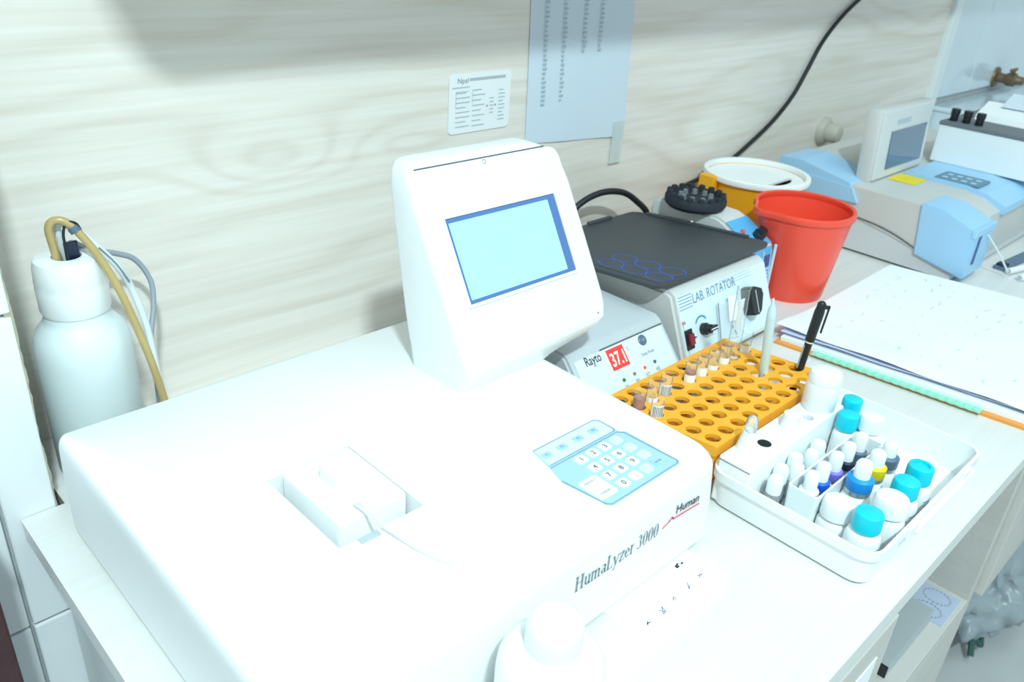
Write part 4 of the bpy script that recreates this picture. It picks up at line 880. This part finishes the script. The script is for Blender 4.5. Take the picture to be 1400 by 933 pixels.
ttube(4, 4, 0.0770, 'clear tube of pink serum with short white label beside the barcode tube', 'pink_serum', 0.066, True, lz=(0.68, 0.83))
ttube(5, 4, 0.0765, 'clear tube with broad white label between two labelled tubes in the rack', None, 0.03, True, lz=(0.62, 0.85), grp=None)
ttube(6, 4, 0.0760, 'clear tube with low white label in the middle of the labelled row', 'pink_serum', 0.025, True, lz=(0.60, 0.80))
ttube(7, 4, 0.0765, 'clear tube with wide label at the end of the labelled row', None, 0.025, True, lz=(0.60, 0.82))
ttube(9, 4, 0.0800, 'clear tube with yellow serum and white label at the far rack end', 'yellow_serum', 0.062, True, lz=(0.60, 0.80))
tt = ttube(8, 4, 0.146, 'tall empty glass tube standing well above the orange rack', None, 0.03, False, r=0.0068, lean=(0.02, -0.10))
new_obj('inner_strip', rrloft([(-0.0045, 0.0045, -0.0008, 0.0008, .0004, 0.095), (-0.0045, 0.0045, -0.0008, 0.0008, .0004, 0.130)], 2), 'paper', tt)
# taper candle and pen stuck into the rack
cx, cy = hole(8, 2)
cn = thing('taper_stick', 'pale green tapered stick standing in the orange rack', 'stick', (cx, cy, 0.0015)); cn.rotation_euler = (0.02, -0.21, 0)
new_obj('stick_shaft', lathe([(0.0048, 0.0), (0.0048, 0.130)], 16), 'wax', cn, smooth=40)
new_obj('stick_tip', lathe([(0.0048, 0.130), (0.0040, 0.138), (0.0014, 0.146), (0.0010, 0.151), (0.0004, 0.152)], 16), 'wax', cn, smooth=40)
cx, cy = hole(9, 1)
pe = thing('black_pen', 'black capped pen with clip standing in the orange rack', 'pen', (cx + 0.002, cy, 0.0015)); pe.rotation_euler = (0.03, 0.06, math.radians(-40))
new_obj('barrel', lathe([(0.0038, 0.0), (0.0040, 0.01), (0.0042, 0.088)], 14), 'black_plastic', pe, smooth=40)
new_obj('ring_band', lathe([(0.0046, 0.088), (0.0046, 0.0900)], 14), 'white_plastic', pe)
new_obj('pen_cap', lathe([(0.0052, 0.090), (0.0054, 0.125), (0.0046, 0.131), (0.0046, 0.135), (0.0030, 0.137)], 14), 'black_plastic', pe, smooth=40)
new_obj('clip', merge(box(0.0085, 0.0100, -0.0013, 0.0013, 0.100, 0.133, 0.0004), box(0.003, 0.0100, -0.0013, 0.0013, 0.129, 0.133, 0.0004)), 'black_plastic', pe)
new_obj('pen_print', box(-0.0044, -0.0038, -0.0012, 0.0012, 0.055, 0.084, 0.0002), 'ink_pale', pe)

# ================================================================= reagent box
BX = (0.71, 0.221, 0.0)
bx = thing('reagent_box', 'open white plastic reagent box full of small bottles', 'box', BX)
BW = lambda bm: shift(bm, (-BX[0], -BX[1], -BX[2]))
X0, X1, Y0, Y1, HB = 0.588, 0.830, 0.144, 0.304, 0.040
tray = rrloft([(X0 + .008, X1 - .008, Y0 + .008, Y1 - .006, .012, 0.0), (X0 + .004, X1 - .004, Y0 + .004, Y1 - .003, .015, .003), (X0 + .001, X1 - .001, Y0 + .001, Y1 - .001, .016, .030), (X0 + .001, X1 - .001, Y0 + .001, Y1 - .001, .016, .0305), (X0 - .0015, X1 + .0015, Y0 - .0015, Y1 + .0015, .018, .031), (X0 - .0015, X1 + .0015, Y0 - .0015, Y1 + .0015, .018, HB),
               (X0 + .0015, X1 - .0015, Y0 + .0015, Y1 - .0015, .015, HB), (X0 + .004, X1 - .004, Y0 + .004, Y1 - .004, .013, .004)], 5)
new_obj('tray', BW(tray), 'white_plastic', bx, smooth=35)
new_obj('latch', BW(box(0.646, 0.664, Y0 - .0045, Y0 - .0012, 0.026, 0.041, 0.001)), 'white_plastic', bx)
new_obj('latch', BW(box(0.770, 0.788, Y0 - .0045, Y0 - .0012, 0.026, 0.041, 0.001)), 'white_plastic', bx)
new_obj('hinge_lip', BW(box(0.66, 0.80, Y0 - .0065, Y0 - .0015, 0.030, 0.0325, 0.0008)), 'white_plastic', bx)
blkm = boolean(rbox(0.5935, 0.775, 0.266, 0.3005, 0.005, 0.0525, 0.003, 0.0015), [lathe([(0.0068, 0.03), (0.0068, 0.06)], 18, 0.645, 0.2835), lathe([(0.0055, 0.03), (0.0055, 0.06)], 18, 0.722, 0.2795)])
hd = new_obj('holder_block', BW(blkm), 'white_plastic', bx, smooth=35)
new_obj('well_sponge', BW(lathe([(0.0066, 0.031), (0.0066, 0.0522), (0.004, 0.0535), (0.001, 0.054)], 16, 0.645, 0.2835)), 'sponge', hd, label='black sponge plug')
new_obj('stub', BW(lathe([(0.010, 0.052), (0.0085, 0.062), (0.0080, 0.067), (0.006, 0.068)], 20, 0.692, 0.2835)), 'white_plastic', hd, smooth=40)
new_obj('block_seam', BW(box(0.5930, 0.5937, 0.267, 0.300, 0.0495, 0.0503)), 'ink_grey', hd)
tro = rrloft([(0.618, 0.752, 0.2125, 0.2400, .003, 0.005), (0.617, 0.753, 0.2115, 0.2410, .003, 0.0435), (0.619, 0.751, 0.2133, 0.2392, .002, 0.0435), (0.6195, 0.7505, 0.2138, 0.2387, .002, 0.009)], 3)
new_obj('insert_trough', BW(tro), 'white_trans', bx)
# bottles
def drop_bottle(x, y, ht, r, cap_m, label, tip=True, body_m='white_plastic', z0=0.0105, collar=True, grp=None, tipr=0.0068, c0=0.55, c1=0.745):
    t = thing('dropper_bottle', label, 'dropper bottle', (x, y, z0), 0, grp)
    hb_ = ht * (c0 - 0.07)
    new_obj('bottle_body', lathe([(r * .95, 0.0), (r, 0.0015), (r, hb_ * .75), (r * .88, hb_ * .93), (r * .6, hb_)], 24), body_m, t, smooth=45)
    if collar: new_obj('collar', lathe([(r * .80, hb_), (r * .88, hb_ + .001), (r * .88, ht * (c0 + .01)), (r * .7, ht * (c0 + .02))], 20), 'steel' if body_m != 'vial_glass' else 'vial_glass', t, smooth=45)
    new_obj('screw_cap', lathe([(r * .86, ht * c0), (r * .90, ht * (c0 + .01)), (r * .90, ht * (c1 - .025)), (r * .74, ht * c1), (tipr * .9, ht * (c1 + .005))], 24), cap_m, t, smooth=45)
    if tip: new_obj('rubber_tip', lathe([(tipr, ht * (c1 - .01)), (tipr, ht * .93), (tipr * .78, ht * .98), (tipr * .35, ht)], 20), 'white_plastic', t, smooth=50)
    return t
for k, (x, m_, lb_) in enumerate(((0.6315, 'white_plastic', 'dropper bottle with all white cap at the near end of the trough'), (0.6530, 'royal_blue', 'dropper bottle with royal blue collar in the trough'), (0.6785, 'violet', 'dropper bottle with violet collar in the trough'), (0.7035, 'navy', 'dropper bottle with black collar in the trough'), (0.7290, 'slate_cap', 'dropper bottle with slate collar at the far end of the trough'))):
    drop_bottle(x, 0.2265, 0.049, 0.0098, m_, lb_, z0=0.0095, tipr=0.0062, c0=0.44, c1=0.62)
drop_bottle(0.6700, 0.1985, 0.064, 0.0133, 'blue_cap', 'large dropper bottle with bright blue cap and white tip', z0=0.005, tipr=0.0075, c0=0.53, c1=0.73)
drop_bottle(0.7010, 0.1990, 0.061, 0.0118, 'yellow_cap', 'dropper bottle with yellow cap and white tip', z0=0.005, tipr=0.0072)
drop_bottle(0.7300, 0.1990, 0.058, 0.0120, 'slate_cap', 'dropper bottle with slate grey cap behind the yellow one', z0=0.005, tipr=0.0068)
def cap_bottle(x, y, ht, r, cap_m, label, rc=None, dimple=False, dome=False, body='white_plastic', print_=True, cat='bottle'):
    t = thing('reagent_bottle', label, cat, (x, y, 0.005)); rc = rc or r * .9; hb_ = ht - 0.0185
    new_obj('bottle_body', lathe([(r * .95, 0), (r, 0.0015), (r, hb_ * .78), (r * .9, hb_ * .93), (r * .65, hb_), (r * .65, hb_ + .004)], 28), body, t, smooth=45)
    pr = [(rc, hb_ + .002), (rc, ht - .003), (rc * .94, ht - .0006), (rc * .84, ht)]
    if dome: pr = [(rc, hb_ + .002), (rc, ht - .006), (rc * .9, ht - .002), (rc * .6, ht)]
    if dimple: pr += [(rc * .62, ht), (rc * .58, ht - .002), (rc * .2, ht - .002)]
    new_obj('screw_cap', lathe(pr, 28), cap_m, t, smooth=40)
    if print_:
        for q in range(3): new_obj('label_print', tube([((r + .0002) * math.cos(math.radians(a)), (r + .0002) * math.sin(math.radians(a)), hb_ * (.62 - .14 * q)) for a in range(-120 + 6 * q, -40 - 9 * q, 8)], 0.0004, 4, 1), 'ink_grey', t)
    return t
cap_bottle(0.6200, 0.1680, 0.051, 0.0150, 'turquoise', 'reagent bottle with turquoise cap at the near corner of the box', 0.0122)
cap_bottle(0.6555, 0.1640, 0.053, 0.0158, 'white_plastic', 'white capped reagent bottle between two turquoise caps', 0.0150, dome=True)
cap_bottle(0.6905, 0.1660, 0.053, 0.0150, 'turquoise', 'reagent bottle with turquoise cap beside the white capped one', 0.0120, dome=True)
cap_bottle(0.7240, 0.1670, 0.052, 0.0150, 'turquoise', 'reagent bottle with dimpled turquoise cap at the row end', 0.0118, dimple=True)
cap_bottle(0.6290, 0.1970, 0.042, 0.0150, 'white_plastic', 'plain white bottle with domed cap beside the trough end', 0.0142, dome=True, print_=False)
cap_bottle(0.7670, 0.2340, 0.055, 0.0130, 'white_plastic', 'white capped bottle behind the droppers', 0.0115, print_=False)
cap_bottle(0.7580, 0.2535, 0.051, 0.0115, 'turquoise', 'bottle with turquoise cap in the rear row near the tall white bottle', 0.0108, print_=False)
cap_bottle(0.7870, 0.2640, 0.053, 0.0115, 'turquoise', 'bottle with turquoise cap tucked into the far box corner', 0.0102, print_=False)
tb = thing('tall_bottle', 'tall plain white bottle standing on the holder block', 'bottle', (0.7500, 0.2840, 0.0525))
new_obj('bottle_body', lathe([(0.0160, 0), (0.0168, 0.001), (0.0168, 0.029), (0.0155, 0.032)], 28), 'white_plastic', tb, smooth=45)
new_obj('bottle_cap', lathe([(0.0165, 0.031), (0.0165, 0.037), (0.0150, 0.0410), (0.011, 0.0425)], 28), 'white_plastic', tb, smooth=45)
vl = thing('glass_vial', 'small upturned glass vial on a white cone on the holder block', 'vial', (0.6235, 0.2900, 0.0525))
new_obj('cone', lathe([(0.0105, 0), (0.0098, 0.002), (0.0070, 0.016), (0.0062, 0.020)], 22), 'white_plastic', vl, smooth=45)
new_obj('glass_wall', lathe([(0.0056, 0.019), (0.0056, 0.030), (0.0044, 0.034), (0.0020, 0.0358), (0.0005, 0.036)], 18), 'vial_glass', vl, smooth=45)
for k, (x, y, dark) in enumerate(((0.6170, 0.2520, True), (0.6365, 0.2575, False), (0.6500, 0.2490, False), (0.6640, 0.2580, False), (0.6820, 0.2510, False), (0.7030, 0.2550, False))):
    t = thing('sample_vial', 'clear sample vial with dark liquid and white cap' if dark else 'small clear sample vial with pale cap behind the trough', 'vial', (x, y, 0.0045), 0, None if dark else 'clear vials behind the trough')
    new_obj('vial_body', lathe([(0.0070, 0), (0.0076, 0.001), (0.0076, 0.022), (0.006, 0.024)], 18), 'vial_glass', t, smooth=45)
    if dark: new_obj('liquid', lathe([(0.0066, 0.0012), (0.0068, 0.0200)], 16), 'navy', t)
    new_obj('vial_cap', lathe([(0.0070, 0.0235), (0.0072, 0.036), (0.0055, 0.040), (0.003, 0.0408)], 18), 'white_plastic' if dark else 'white_trans', t, smooth=45)
